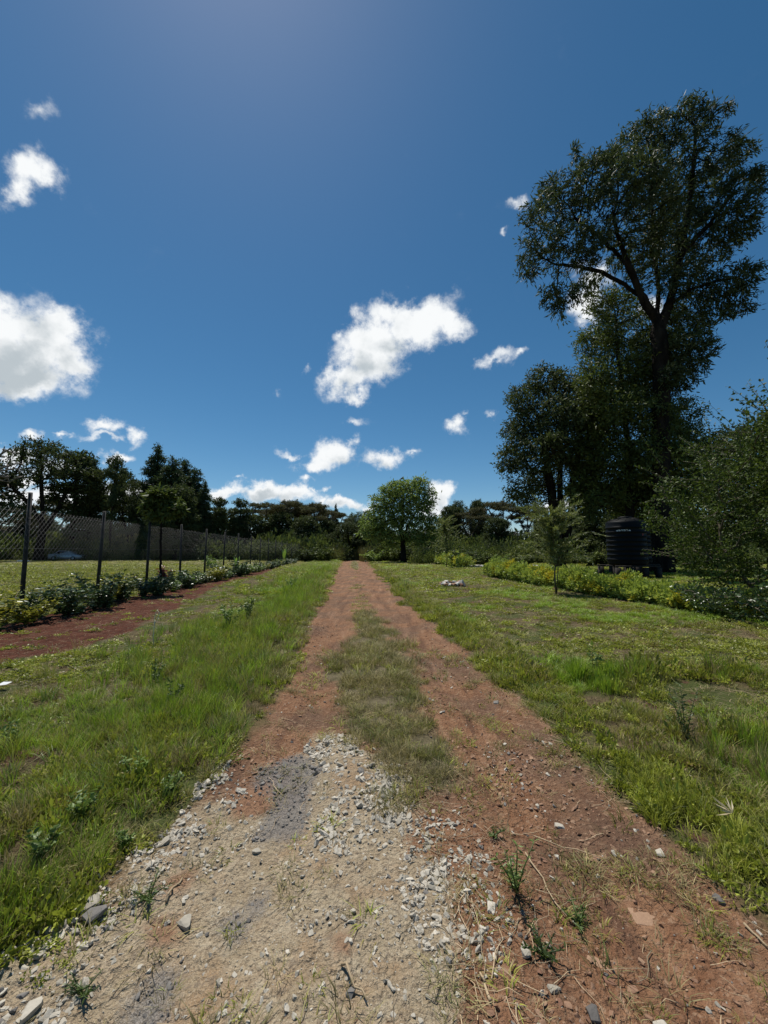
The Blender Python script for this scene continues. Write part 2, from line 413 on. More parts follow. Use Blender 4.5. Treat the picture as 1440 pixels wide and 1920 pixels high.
# ------------------------------------------------------------------ scattered stuff (geometry nodes)
def scatter(name, variants, P, rot, scl, idx, label=None):
    me = bpy.data.meshes.new(name); n = len(P)
    me.vertices.add(n); me.vertices.foreach_set('co', np.asarray(P, np.float32).ravel())
    a = me.attributes.new('rotv', 'FLOAT_VECTOR', 'POINT'); a.data.foreach_set('vector', np.asarray(rot, np.float32).ravel())
    a = me.attributes.new('sclv', 'FLOAT_VECTOR', 'POINT'); a.data.foreach_set('vector', np.asarray(scl, np.float32).ravel())
    a = me.attributes.new('vidx', 'INT', 'POINT'); a.data.foreach_set('value', np.asarray(idx, np.int32))
    o = link(name, me); tag(o, None, None, None, 'stuff')
    for v in variants:
        for mt in v.materials:
            if mt and mt.name not in [q.name for q in me.materials]: me.materials.append(mt)
    ng = bpy.data.node_groups.new(name, 'GeometryNodeTree')
    ng.interface.new_socket('Geometry', in_out='INPUT', socket_type='NodeSocketGeometry')
    ng.interface.new_socket('Geometry', in_out='OUTPUT', socket_type='NodeSocketGeometry')
    gi = ng.nodes.new('NodeGroupInput'); go = ng.nodes.new('NodeGroupOutput')
    iop = ng.nodes.new('GeometryNodeInstanceOnPoints')
    join = ng.nodes.new('GeometryNodeJoinGeometry')
    for v in variants[::-1]:
        src = bpy.data.objects.new(name+'_source', v); src['kind'] = 'stuff'
        oi = ng.nodes.new('GeometryNodeObjectInfo'); oi.inputs['Object'].default_value = src; oi.inputs['As Instance'].default_value = False
        g2i = ng.nodes.new('GeometryNodeGeometryToInstance')
        ng.links.new(oi.outputs['Geometry'], g2i.inputs[0]); ng.links.new(g2i.outputs[0], join.inputs[0])
    def na(nm, t):
        q = ng.nodes.new('GeometryNodeInputNamedAttribute'); q.data_type = t; q.inputs[0].default_value = nm; return q.outputs[0]
    iop.inputs['Pick Instance'].default_value = True
    ng.links.new(gi.outputs[0], iop.inputs['Points']); ng.links.new(join.outputs[0], iop.inputs['Instance'])
    ng.links.new(na('vidx', 'INT'), iop.inputs['Instance Index'])
    ng.links.new(na('rotv', 'FLOAT_VECTOR'), iop.inputs['Rotation']); ng.links.new(na('sclv', 'FLOAT_VECTOR'), iop.inputs['Scale'])
    ng.links.new(iop.outputs[0], go.inputs[0])
    md = o.modifiers.new('scatter', 'NODES'); md.node_group = ng
    return o

def blades(n, hgt, w, spread, lean, mat, name, seed, hvar=.4, seg=3):
    """n curved grass blades round the origin in one mesh"""
    g = np.random.default_rng(seed)
    th = g.random(n)*2*PI; rr = spread*np.sqrt(g.random(n))
    bx, by = rr*np.cos(th), rr*np.sin(th)
    az = th+g.normal(0, 1.0, n)
    h = hgt*(1-hvar+hvar*2*g.random(n)*.7)
    ln = lean*(.35+g.random(n)*1.1)
    wd = w*(.7+.6*g.random(n))
    side = az+PI/2+g.normal(0, .5, n)
    V = []; 
    for k in range(seg+1):
        t = k/seg
        out = ln*h*t**1.8
        cx = bx+np.cos(az)*out; cy = by+np.sin(az)*out; cz = h*t*(1-.25*np.minimum(ln, 1.6)*t*t)-.01*(k == 0)
        ww = wd*(1-t**1.5)*.5+.0002
        if k < seg:
            V.append(np.stack([cx-np.cos(side)*ww, cy-np.sin(side)*ww, cz], -1)); V.append(np.stack([cx+np.cos(side)*ww, cy+np.sin(side)*ww, cz], -1))
        else: V.append(np.stack([cx, cy, cz], -1))
    V = np.stack(V, 1); m = V.shape[1]
    b = np.arange(n)[:, None]*m
    Q = []
    for k in range(seg-1): Q.append(b+np.array([[2*k, 2*k+1, 2*k+3, 2*k+2]]))
    Tt = b+np.array([[2*seg-2, 2*seg-1, 2*seg]])
    rn = np.repeat(g.random(n), m)
    faces = ([np.concatenate(Q)] if Q else [])+[Tt]
    return mesh_from(name, V.reshape(-1, 3), faces, {'rnd': rn}, [mat])

def leaves(P, D, Ln, W, g, fold=.25, jitter=.5, shape=.45):
    """leaf blades (4 vertices, folded on the midrib) at P pointing along D"""
    n = len(P)
    D = D+g.normal(0, jitter, (n, 3)); D /= np.linalg.norm(D, axis=1)[:, None]+1e-9
    S = np.cross(D, g.normal(0, 1, (n, 3))); S /= np.linalg.norm(S, axis=1)[:, None]+1e-9
    U = np.cross(S, D)
    l = (Ln*(.65+.7*g.random(n)))[:, None]; w = (W*(.7+.6*g.random(n)))[:, None]
    V = np.stack([P, P+D*l*shape-S*w*.5+U*w*fold, P+D*l, P+D*l*shape+S*w*.5+U*w*fold], 1)
    b = np.arange(n)[:, None]*4
    Fc = np.concatenate([b+np.array([[0, 1, 2]]), b+np.array([[0, 2, 3]])])
    return V.reshape(-1, 3), Fc, np.repeat(g.random(n), 4)

def leaf_mesh(name, P, D, Ln, W, g, mat, **k):
    V, Fc, rn = leaves(np.asarray(P), np.asarray(D), Ln, W, g, **k)
    return mesh_from(name, V, [Fc], {'rnd': rn}, [mat])

def rosette(n, r, mat, name, seed, stem=.06, L_=.05, W_=.03):
    """low leafy weed: short stems carrying small leaves"""
    g = np.random.default_rng(seed)
    P = []; D = []
    for k in range(n):
        a = g.random()*2*PI; e = .2+g.random()*1.0
        d = np.array([math.cos(a)*math.cos(e), math.sin(a)*math.cos(e), math.sin(e)])
        for t in np.linspace(.3, 1, 4):
            P.append(d*stem*t*(1.2)+g.normal(0, .006, 3)); D.append(d+g.normal(0, .6, 3)+[0, 0, .1])
    P = np.array(P); P[:, 2] = np.abs(P[:, 2])
    P[:, :2] *= r/stem
    return leaf_mesh(name, P, np.array(D), L_, W_, g, mat)

def stone_mesh(name, seed, mat, flat=.6):
    g = np.random.default_rng(seed)
    import bmesh
    bm = bmesh.new()
    d = g.normal(0, 1, (22, 3)); d /= np.linalg.norm(d, axis=1)[:, None]
    d = np.clip(d*1.25, -.78, .78)*.5*(.85+.3*g.random((22, 1)))*np.array([1.25, 1, flat])/.62*.8
    vs_ = [bm.verts.new(tuple(p)) for p in d]
    h = bmesh.ops.convex_hull(bm, input=vs_)
    bmesh.ops.delete(bm, geom=[v for v in bm.verts if not v.link_faces], context='VERTS')
    bmesh.ops.bevel(bm, geom=list(bm.edges), offset=.03, segments=1, affect='EDGES', clamp_overlap=True)
    me = bpy.data.meshes.new(name); bm.to_mesh(me); bm.free(); me.materials.append(mat)
    return me

def stone_mat(name, c1, c2):
    m, nt = newmat(name)
    out = N(nt, 'ShaderNodeOutputMaterial'); p = N(nt, 'ShaderNodeBsdfPrincipled')
    pos = N(nt, 'ShaderNodeNewGeometry').outputs['Position']; oi = N(nt, 'ShaderNodeObjectInfo').outputs['Random']
    c = mixc(nt, oi, c1, c2); c = mixc(nt, math_(nt, 'MULTIPLY', noise_(nt, pos, 60, 4), .6), c, tuple(v*.45 for v in c1))
    L(nt, c, p.inputs['Base Color']); p.inputs['Roughness'].default_value = .85; p.inputs['Specular IOR Level'].default_value = .25
    b = N(nt, 'ShaderNodeBump'); b.inputs['Strength'].default_value = .5; b.inputs['Distance'].default_value = .004
    L(nt, noise_(nt, pos, 150, 3), b.inputs['Height']); L(nt, b.outputs[0], p.inputs['Normal'])
    L(nt, p.outputs[0], out.inputs[0]); return m
M['stone'] = stone_mat('stone', (.36, .325, .26), (.66, .60, .50))
M['stone_red'] = stone_mat('stone_red', (.23, .12, .075), (.42, .27, .17))
M['stone_dark'] = stone_mat('stone_dark', (.13, .12, .11), (.28, .26, .235))

# sampling helper: points in the view fan (plus a margin) at a density that falls with distance
def sample(n, y0, y1, power=2.0, wide=1.12, marg=.8):
    """area density ~ y^-power: power 0 = even density"""
    u = rng.random(n)
    k = 2-power                                    # fan area element is ~ y dy
    y = (y0**k+u*(y1**k-y0**k))**(1/k) if abs(k) > 1e-6 else y0*(y1/y0)**u
    x = (rng.random(n)*2-1)*(y*wide+marg)
    return x, y
def fin(x, y, dz=0): return np.stack([x, y, height(x, y)+dz], -1)

def build_cover():
    # ---- short and tall grass
    var = [blades(26, .055, .0045, .05, .9, M['grass'], 'g0', 1), blades(26, .07, .004, .055, .8, M['grass'], 'g1', 2), blades(20, .05, .005, .06, 1.3, M['grass'], 'g2', 3),
           blades(30, .075, .005, .05, .7, M['grass_lush'], 'g3', 4), blades(24, .09, .0045, .05, .6, M['grass_lush'], 'g4', 5),
           blades(26, .07, .003, .055, 1.0, M['grass_dry'], 'g5', 6), blades(22, .09, .003, .05, .8, M['grass_dry'], 'g6', 7),
           rosette(22, .07, M['creeper'], 'g7', 8, .03, .020, .013), rosette(16, .06, M['creeper'], 'g8', 9, .04, .026, .015)]
    Ps, Ss, Is = [], [], []
    for n, y0, y1, pw, base in ((26000, 1.0, 4.5, .9, .85), (52000, 4.3, 13, 1.0, 1.35), (34000, 12.5, 34, 1.2, 2.7), (26000, 33, 80, 1.0, 5.0)):
        x, y = sample(n, y0, y1, pw)
        road, cen, soil, pale, ash, red = masks(x, y)
        n1 = fbm(x*.9, y*.9, 41, 4); n2 = fbm(x*3.1, y*3.1, 42, 3); n3 = fbm(x*.35, y*.35, 43, 3)
        yl = np.clip(y, 1.3, 75); l, r = e_left(yl), e_right(yl)
        on_road = (np.maximum(road, pale) > -.02)
        incen = cen > -.06
        keep = np.ones(len(x))
        keep = np.where(on_road, np.clip(.035+.5*(n2 > .66), 0, .3)*(y < 6)*np.where(pale > .1, .35, 1), keep)
        mid_ = np.abs((x-l)/(r-l)-.47) < .11
        keep = np.where(on_road & mid_ & (y > 9), .3*sstep(.52, .64, n2), keep)
        keep = np.where(incen, .6*sstep(.36, .55, n2+.1)*sstep(-.1, .15, cen+.03), keep)
        # bare, worn patches on the right lawn and next to the soil on the left
        bare = (((x > r+.9) & (n1 < .49)) | ((x < l-1.1) & (n1 < .45))) & (y < 20)
        keep = np.where(bare & ~on_road, .12+.3*(n2 > .5), keep)
        keep = np.where((x < l) & (x < s_low(np.clip(y, .6, 50))+1.5) & (y < 30), keep*(.18+.5*(n2 > .5)), keep)
        hx = x-(5.75+1.5*np.clip((21-y)/13.3, 0, 1)); keep = np.where((np.abs(hx+.1) < .65) & (y < 21.4) & (y > 7), keep*.15, keep)
        keep = np.where(soil > -.05, .03, keep)
        keep = np.where((x < fence_x(y)) & (y < 54), .9, keep)
        n4 = fbm(x*8, y*8, 46, 2); keep = keep*np.where(on_road | incen | (y > 30), 1, .08+.92*sstep(.45, .56, n4))
        ok = rng.random(len(x)) < keep
        x, y, on_road, incen, n1, n2, n3, l, r, soil, pale, bare = [q[ok] for q in (x, y, on_road, incen, n1, n2, n3, l, r, soil, pale, bare)]
        s = base*(.6+.8*rng.random(len(x)))
        outl, outr = l-x, x-r
        # height multiplier by zone
        hz = np.ones(len(x))
        hz = np.where(outr > 0, .62+.9*np.exp(-((outr-.35)/.45)**2), hz)             # mown right lawn, long fringe beside the rut
        hz = np.where((outr > .8) & (y < 4.5) & (y > 1), 1.5*sstep(.45, .6, n1)+.8, hz)
        hz = np.where(outl > 0, .62+1.6*np.exp(-((outl-.75)/.65)**2)*(.3+n1), hz)
        hz = np.where(incen, 1.0, hz); hz = np.where(on_road & ~incen, .55, hz)
        hz = np.where(x < fence_x(y), .7, hz)
        hz = hz*(.55+.9*fbm(x*2.3, y*2.3, 47, 3))
        hz = np.where(y > 30, hz*.55, hz)
        q = rng.random(len(x))
        lush = (((outl > .1) & (outl < 2.4) & (n1 > .47)) | ((outr > .6) & (n1 > .6)) | ((outl > 0) & (y < 4) & (n2 > .5)))
        idx = np.where(lush & (q < .75), rng.integers(3, 5, len(x)), rng.integers(0, 3, len(x)))
        dry = incen & (q < .72) | (on_road & (q < .5)) | (bare & (q < .6)) | ((n3 < .42) & (q < .3)) | (q > .93) | ((outl > 0) & (outl < .45) & (q < .5)) | ((outl > 2.2) & (y < 16) & (q < .35) & (x > fence_x(y)))
        idx = np.where(dry, rng.integers(5, 7, len(x)), idx)
        leafy = ((rng.random(len(x)) < np.where((outl > 1.3) | (outr > .9), .5, .15)) & ~on_road & ~incen & ~lush & (y < 40)) | ((x < -.9) & (y < 3.2) & (n2 > .42) & (rng.random(len(x)) < .4)) | ((outl > 1.2) & (outl < 4) & (n2 > .52) & (rng.random(len(x)) < .35))
        idx = np.where(leafy, rng.integers(7, 9, len(x)), idx)
        Ps.append(fin(x, y, -.004)); Is.append(idx)
        Ss.append(np.stack([s, s, s**.8*hz*(.75+.5*rng.random(len(x)))], -1))
    P = np.concatenate(Ps); S = np.concatenate(Ss); I = np.concatenate(Is)
    rot = np.stack([rng.normal(0, .12, len(P)), rng.normal(0, .12, len(P)), rng.random(len(P))*2*PI], -1)
    tag(scatter('grass', var, P, rot, S, I), 'short green and dry grass with small weeds on the verges')
    print('grass', len(P))
    # ---- tall rank grass and weeds along the track edges
    var = [blades(24, .26, .0055, .07, .45, M['grass_lush'], 't0', 21, seg=4), blades(22, .32, .005, .08, .5, M['grass'], 't1', 22, seg=4), blades(18, .3, .0035, .07, .5, M['grass_dry'], 't2', 23, seg=4),
           blades(20, .24, .007, .07, .6, M['weed'], 't3', 24, seg=4)]
    x, y = sample(90000, 1.4, 62, 1.3)
    road, cen, soil, pale, ash, red = masks(x, y)
    yl = np.clip(y, 1.3, 75); l, r = e_left(yl), e_right(yl); n1 = fbm(x*.8, y*.55, 51, 4)
    outl, outr = l-x, x-r
    w = .9*np.exp(-((outl-.75)/.55)**2)*sstep(.42, .6, n1)*(outl > .12)
    w = np.maximum(w, .5*np.exp(-((outl-1.5)/1.0)**2)*sstep(.5, .62, n1)*(outl > 0))
    w = np.maximum(w, .75*np.exp(-((outr-.32)/.28)**2)*sstep(.46, .6, n1)*(outr > .05))
    w = np.maximum(w, .55*np.exp(-((outr-1.7)/.7)**2)*(y < 3.6)*(outr > 0))
    w = np.maximum(w, .35*((outl > .5) & (y < 3.2) & (n1 > .45)))
    w = np.where((y > 26) & (outl > 0) & (outl < 3.5), .8, w)
    w = np.where(soil > -.2, 0, w)
    ok = (rng.random(len(x)) < w) & (np.maximum(road, pale) < 0)
    x, y, outl, outr = x[ok], y[ok], outl[ok], outr[ok]
    s = (.6+.5*rng.random(len(x)))*np.clip(.6+y*.035, .62, 1.6)
    hs = s*np.where(outr > 0, .8, 1.25)*np.where(y < 4, .62, .95)*np.where(y > 20, .55, 1)
    q = rng.random(len(x)); idx = np.where(q < .45, 0, np.where(q < .72, 1, np.where(q < .86, 2, 3)))
    rot = np.stack([rng.normal(0, .1, len(x)), rng.normal(0, .1, len(x)), rng.random(len(x))*2*PI], -1)
    tag(scatter('tall_grass', var, fin(x, y, -.01), rot, np.stack([s, s, hs], -1), idx), 'taller rank grass fringing the track')
    print('tall', len(x))
    # ---- gravel
    var = [stone_mesh('s%d' % k, 60+k, M['stone'], .55+.1*(k % 3)) for k in range(5)]+[stone_mesh('s%d' % k, 70+k, M['stone_red'], .5) for k in range(2)]+[stone_mesh('s9', 80, M['stone_dark'], .6)]
    x, y = sample(240000, .9, 8, 1.0, 1.05, .4)
    road, cen, soil, pale, ash, red = masks(x, y)
    n1 = fbm(x*2.3, y*2.3, 61, 3); n2 = fbm(x*6, y*6, 62, 3)
    # heaps of pale chippings: along the left border of the lime patch, down the middle right of it, and at its head
    G = [gpoly([(560, 1375), (640, 1370), (720, 1440), (770, 1480), (750, 1520), (690, 1470), (640, 1460), (600, 1440)]),
         gpoly([(720, 1640), (790, 1630), (880, 1640), (890, 1700), (930, 1740), (900, 1800), (880, 1850), (850, 1960), (780, 1960), (790, 1860), (760, 1760), (720, 1700)]),
         gpoly([(-100, 1790), (40, 1730), (160, 1680), (220, 1610), (260, 1560), (330, 1500), (410, 1430), (450, 1420), (440, 1500), (380, 1560), (300, 1620), (220, 1700), (150, 1800), (60, 1960), (-100, 1960)]),
         gpoly([(640, 1480), (760, 1470), (790, 1560), (760, 1650), (660, 1620), (640, 1560)])]
    gd = np.max([poly_sd(x, y, g) for g in G], 0)+(n1-.5)*.65
    w = np.where(gd > 0, .12+.85*sstep(.45, .62, n2), 0)
    w = np.maximum(w, np.where(pale > 0, .05+.3*(n2 > .64), 0))
    w = np.maximum(w, np.where((road > 0) & (cen < .1), .10+.22*(n1 > .6), 0)*np.where(y > 3.2, .35, 1))
    w = np.maximum(w, np.where(ash > 0, .30, 0))
    ok = rng.random(len(x)) < w
    x, y, gd, pale, road, ash = [q[ok] for q in (x, y, gd, pale, road, ash)]
    n = len(x); s = .0022+.0075*rng.random(n)**2.6
    s = np.where(gd > 0, s*1.05+.008*rng.random(n)**6, s)+.009*(rng.random(n) > .997)
    s *= np.clip(y/2.2, .85, 1.25)
    q = rng.random(n)
    idx = np.where((gd > 0) | (pale > 0), rng.integers(0, 5, n), np.where(q < .88, rng.integers(5, 7, n), rng.integers(0, 5, n)))
    idx = np.where((rng.random(n) < .06), 7, idx)
    idx = np.where(ash > 0, 7, idx)
    rot = np.stack([rng.normal(0, .5, n), rng.normal(0, .5, n), rng.random(n)*2*PI], -1)
    sc = np.stack([s*(1.6+rng.random(n)), s*(1.4+rng.random(n)), s*(1.4+.8*rng.random(n))], -1)
    tag(scatter('gravel', var, fin(x, y, s*.25), rot, sc, idx), 'loose pale limestone chippings and grit on the track')
    print('gravel', n)
    # ---- straw and dry stalks
    def stalk(seed):
        g = np.random.default_rng(seed); mb = MB()
        p = np.zeros((5, 3)); p[:, 0] = np.linspace(0, 1, 5); p[:, 1] = np.cumsum(g.normal(0, .06, 5)); p[:, 2] = np.abs(g.normal(0, .03, 5))+.01
        mb.tube(p, np.linspace(.011, .005, 5), 4, g.random()); return mb.mesh('st%d' % seed, M['straw'])
    var = [stalk(k) for k in range(5)]
    x, y = sample(42000, 1.1, 12, 1.0, 1.05, .4)
    road, cen, soil, pale, ash, red = masks(x, y)
    n1 = fbm(x*1.6, y*1.6, 71, 3)
    Gs = gpoly([(740, 1480), (860, 1430), (900, 1500), (930, 1600), (1000, 1700), (1050, 1800), (1000, 1940), (830, 1940), (860, 1800), (800, 1650), (760, 1560)])
    gd = poly_sd(x, y, Gs)+(n1-.5)*.25
    yl = np.clip(y, 1.3, 75); outr = x-e_right(yl)
    w = np.where(gd > 0, .8, .10*(n1 > .45)); n5 = fbm(x*.9, y*.9, 41, 4); w = np.where(((n5 < .45) & (outr > 1.0)) | ((n5 < .4) & (x < e_left(yl)-1.2)), .8, w); w = np.where((np.abs(outr) < .16), .7*(n1 > .4), w); w = np.where(pale > .15, .03, w); w = np.where((soil > .1) & (y > 4), .55, w)
    ok = rng.random(len(x)) < w; x, y = x[ok], y[ok]; n = len(x)
    s = .035+.15*rng.random(n)**2
    rot = np.stack([rng.normal(0, .1, n), rng.normal(0, .12, n), rng.random(n)*2*PI], -1)
    tag(scatter('dry_straw', var, fin(x, y, .006), rot, np.stack([s, s, np.full(n, .09)+0*s], -1), rng.integers(0, 5, n)), 'dry straw and stalks lying on the track')
    # straw on the soil strip
build_cover()
print('cover', time.time()-T0)

# ------------------------------------------------------------------ trees
def ellipsoids(clumps, g, bias=.42):
    out = []
    for c in clumps:
        cx, cy, cz, rx, ry, rz, n = c
        d = g.normal(0, 1, (n, 3)); d /= np.linalg.norm(d, axis=1)[:, None]
        r = g.random(n)[:, None]**bias
        out.append(np.array([cx, cy, cz])+d*r*np.array([rx, ry, rz]))
    return np.concatenate(out)

def colonize(paths, attr, step, infl, kill, g, iters=160, grav=0.0, wob=.12):
    pos = []; par = []
    for p, parent in paths:
        p = np.array(p, float); last = parent
        # resample
        for i in range(len(p)):
            if i == 0:
                if parent is None: pos.append(p[0]); par.append(-1); last = 0
                else: last = int(np.argmin(np.linalg.norm(np.array(pos)-p[0], axis=1)))
                continue
            d = p[i]-p[i-1]; k = max(1, int(np.linalg.norm(d)/step))
            for j in range(1, k+1):
                pos.append(p[i-1]+d*j/k+g.normal(0, step*.08, 3)); par.append(last); last = len(pos)-1
    pos = list(pos); n0 = 0
    A = attr.copy(); best = np.full(len(A), 1e9); near = np.zeros(len(A), int)
    alive = np.ones(len(A), bool)
    for it in range(iters):
        new = np.array(pos[n0:]); 
        if len(new) == 0: break
        D = np.linalg.norm(A[:, None]-new[None], axis=2); m = D.argmin(1); dm = D[np.arange(len(A)), m]
        up = dm < best; best[up] = dm[up]; near[up] = m[up]+n0
        n0 = len(pos)
        alive &= best > kill
        act = alive & (best < infl)
        if not act.any():
            if not alive.any(): break
            i = np.where(alive)[0][np.argmin(best[alive])]; act = np.zeros(len(A), bool); act[i] = True
        ids = np.unique(near[act]); PP = np.array(pos)
        v = A[act]-PP[near[act]]; v /= np.linalg.norm(v, axis=1)[:, None]+1e-9
        acc = np.zeros((len(PP), 3)); np.add.at(acc, near[act], v)
        for i in ids:
            d = acc[i]/(np.linalg.norm(acc[i])+1e-9)
            pd = PP[i]-PP[par[i]] if par[i] >= 0 else np.array([0, 0, 1.]); pd = pd/(np.linalg.norm(pd)+1e-9)
            d = d*.75+pd*.35+g.normal(0, wob, 3); d[2] += grav; d /= np.linalg.norm(d)+1e-9
            pos.append(PP[i]+d*step); par.append(int(i))
    return np.array(pos), np.array(par)

def skeleton_mesh(name, pos, par, base_r, tip_r, mat, e=2.25, flare=.5, nmin=3, cut=0.0, extra=None):
    n = len(pos); cnt = np.zeros(n); kids = [[] for _ in range(n)]
    for i in range(1, n): kids[par[i]].append(i)
    for i in range(n-1, 0, -1):
        if not kids[i]: cnt[i] = 1
        cnt[par[i]] += cnt[i]
    tot = cnt[0]
    r = tip_r+(base_r-tip_r)*(cnt/tot)**(1/e)
    hh = pos[:, 2]-pos[0, 2]; r = r*(1+flare*np.exp(-np.maximum(hh, 0)/(base_r*2.5))*(cnt > tot*.8))
    mb = MB(); seen = set()
    stack = [(0, None)]
    while stack:
        s, p0 = stack.pop()
        ch = [p0] if p0 is not None else []
        c = s; ch.append(c)
        while kids[c]:
            ks = sorted(kids[c], key=lambda k: -cnt[k])
            for k in ks[1:]: stack.append((k, c))
            c = ks[0]; ch.append(c)
        if len(ch) < 2: continue
        rr = r[ch].copy()
        if p0 is not None: rr[0] = min(rr[0], rr[1]*1.25)
        if rr[0] < cut: continue
        ns = 10 if rr.max() > base_r*.5 else (6 if rr.max() > base_r*.12 else nmin)
        mb.tube(pos[ch], rr, ns, 0)
    if extra: extra(mb)
    return mb.mesh(name, mat, True), cnt

def make_tree(name, label, base, clumps, paths, base_r, leaf, mat, bark='bark', step=.5, infl=4, kill=.7, tip_r=.012, seed=1, group=None, cat='tree',
              grav=0, k=10, spread=.5, tipmax=3, droop=.3, bias=.42, jitter=.7, wob=.12, e=1.85, flare=.5, cut=0, shape=.45, trunk_name='trunk', crown_name='crown'):
    g = np.random.default_rng(seed)
    base = np.array(base, float)
    step *= .78; kill *= .68; k = int(k*2.1); base_n = 2.5
    cl = [(c[0]-base[0], c[1]-base[1], c[2]-base[2], c[3], c[4], c[5], int(c[6]*base_n)) for c in clumps]
    A = ellipsoids(cl, g, bias)
    A = A[A[:, 2] > .15]
    pp = [([np.array(q)-base for q in p], par) for p, par in paths]
    pos, par = colonize(pp, A, step, infl, kill, g, grav=grav, wob=wob)
    me, cnt = skeleton_mesh(name+'_trunk', pos, par, base_r, tip_r, M[bark], e=e, flare=flare, cut=cut)
    tips = np.where((cnt <= tipmax) & (par >= 0) & (np.arange(len(pos)) > 3))[0]
    tips = tips[pos[tips, 2] > min(.3, max(c[2]-c[5] for c in cl)+9)]
    # leave the leader clean below the crown
    lo = min(c[2]-c[5] for c in cl); tips = tips[pos[tips, 2] >= lo-.3*step]
    d = pos[tips]-pos[par[tips]]; d /= np.linalg.norm(d, axis=1)[:, None]+1e-9
    P = np.repeat(pos[tips], k, 0); D = np.repeat(d, k, 0)
    P = P+g.normal(0, spread, P.shape)*np.array([1, 1, .7])-np.repeat(d*step, k, 0)*g.random((len(P), 1))
    D = D+g.normal(0, .4, D.shape); D[:, 2] -= droop
    V, Fc, rn = leaves(P, D, leaf[0], leaf[1], g, jitter=jitter, shape=shape)
    # clumps differ a little in tone
    tone = np.repeat(np.repeat(g.random(len(tips)), k), 4)
    rn = np.clip(rn*.6+tone*.4, 0, 1)
    r = root(name, base, label, cat, group)
    link(trunk_name, me, r)
    link(crown_name, mesh_from(name+'_crown', V, [Fc], {'rnd': rn}, [M[mat]]), r)
    print(name, len(pos), len(P), round(time.time()-T0, 1))
    return r

def C(px, py, Y, rx, ry, rd=None, n=60):
    c = at(px, py, Y); d = ray(px, py); s = Y/d[1]/F
    return (c[0], c[1], c[2], rx*s, (rd if rd is not None else (rx+ry)/2)*s, ry*s, n)
def gz(x, y): return float(height(np.array([x]), np.array([y]))[0])

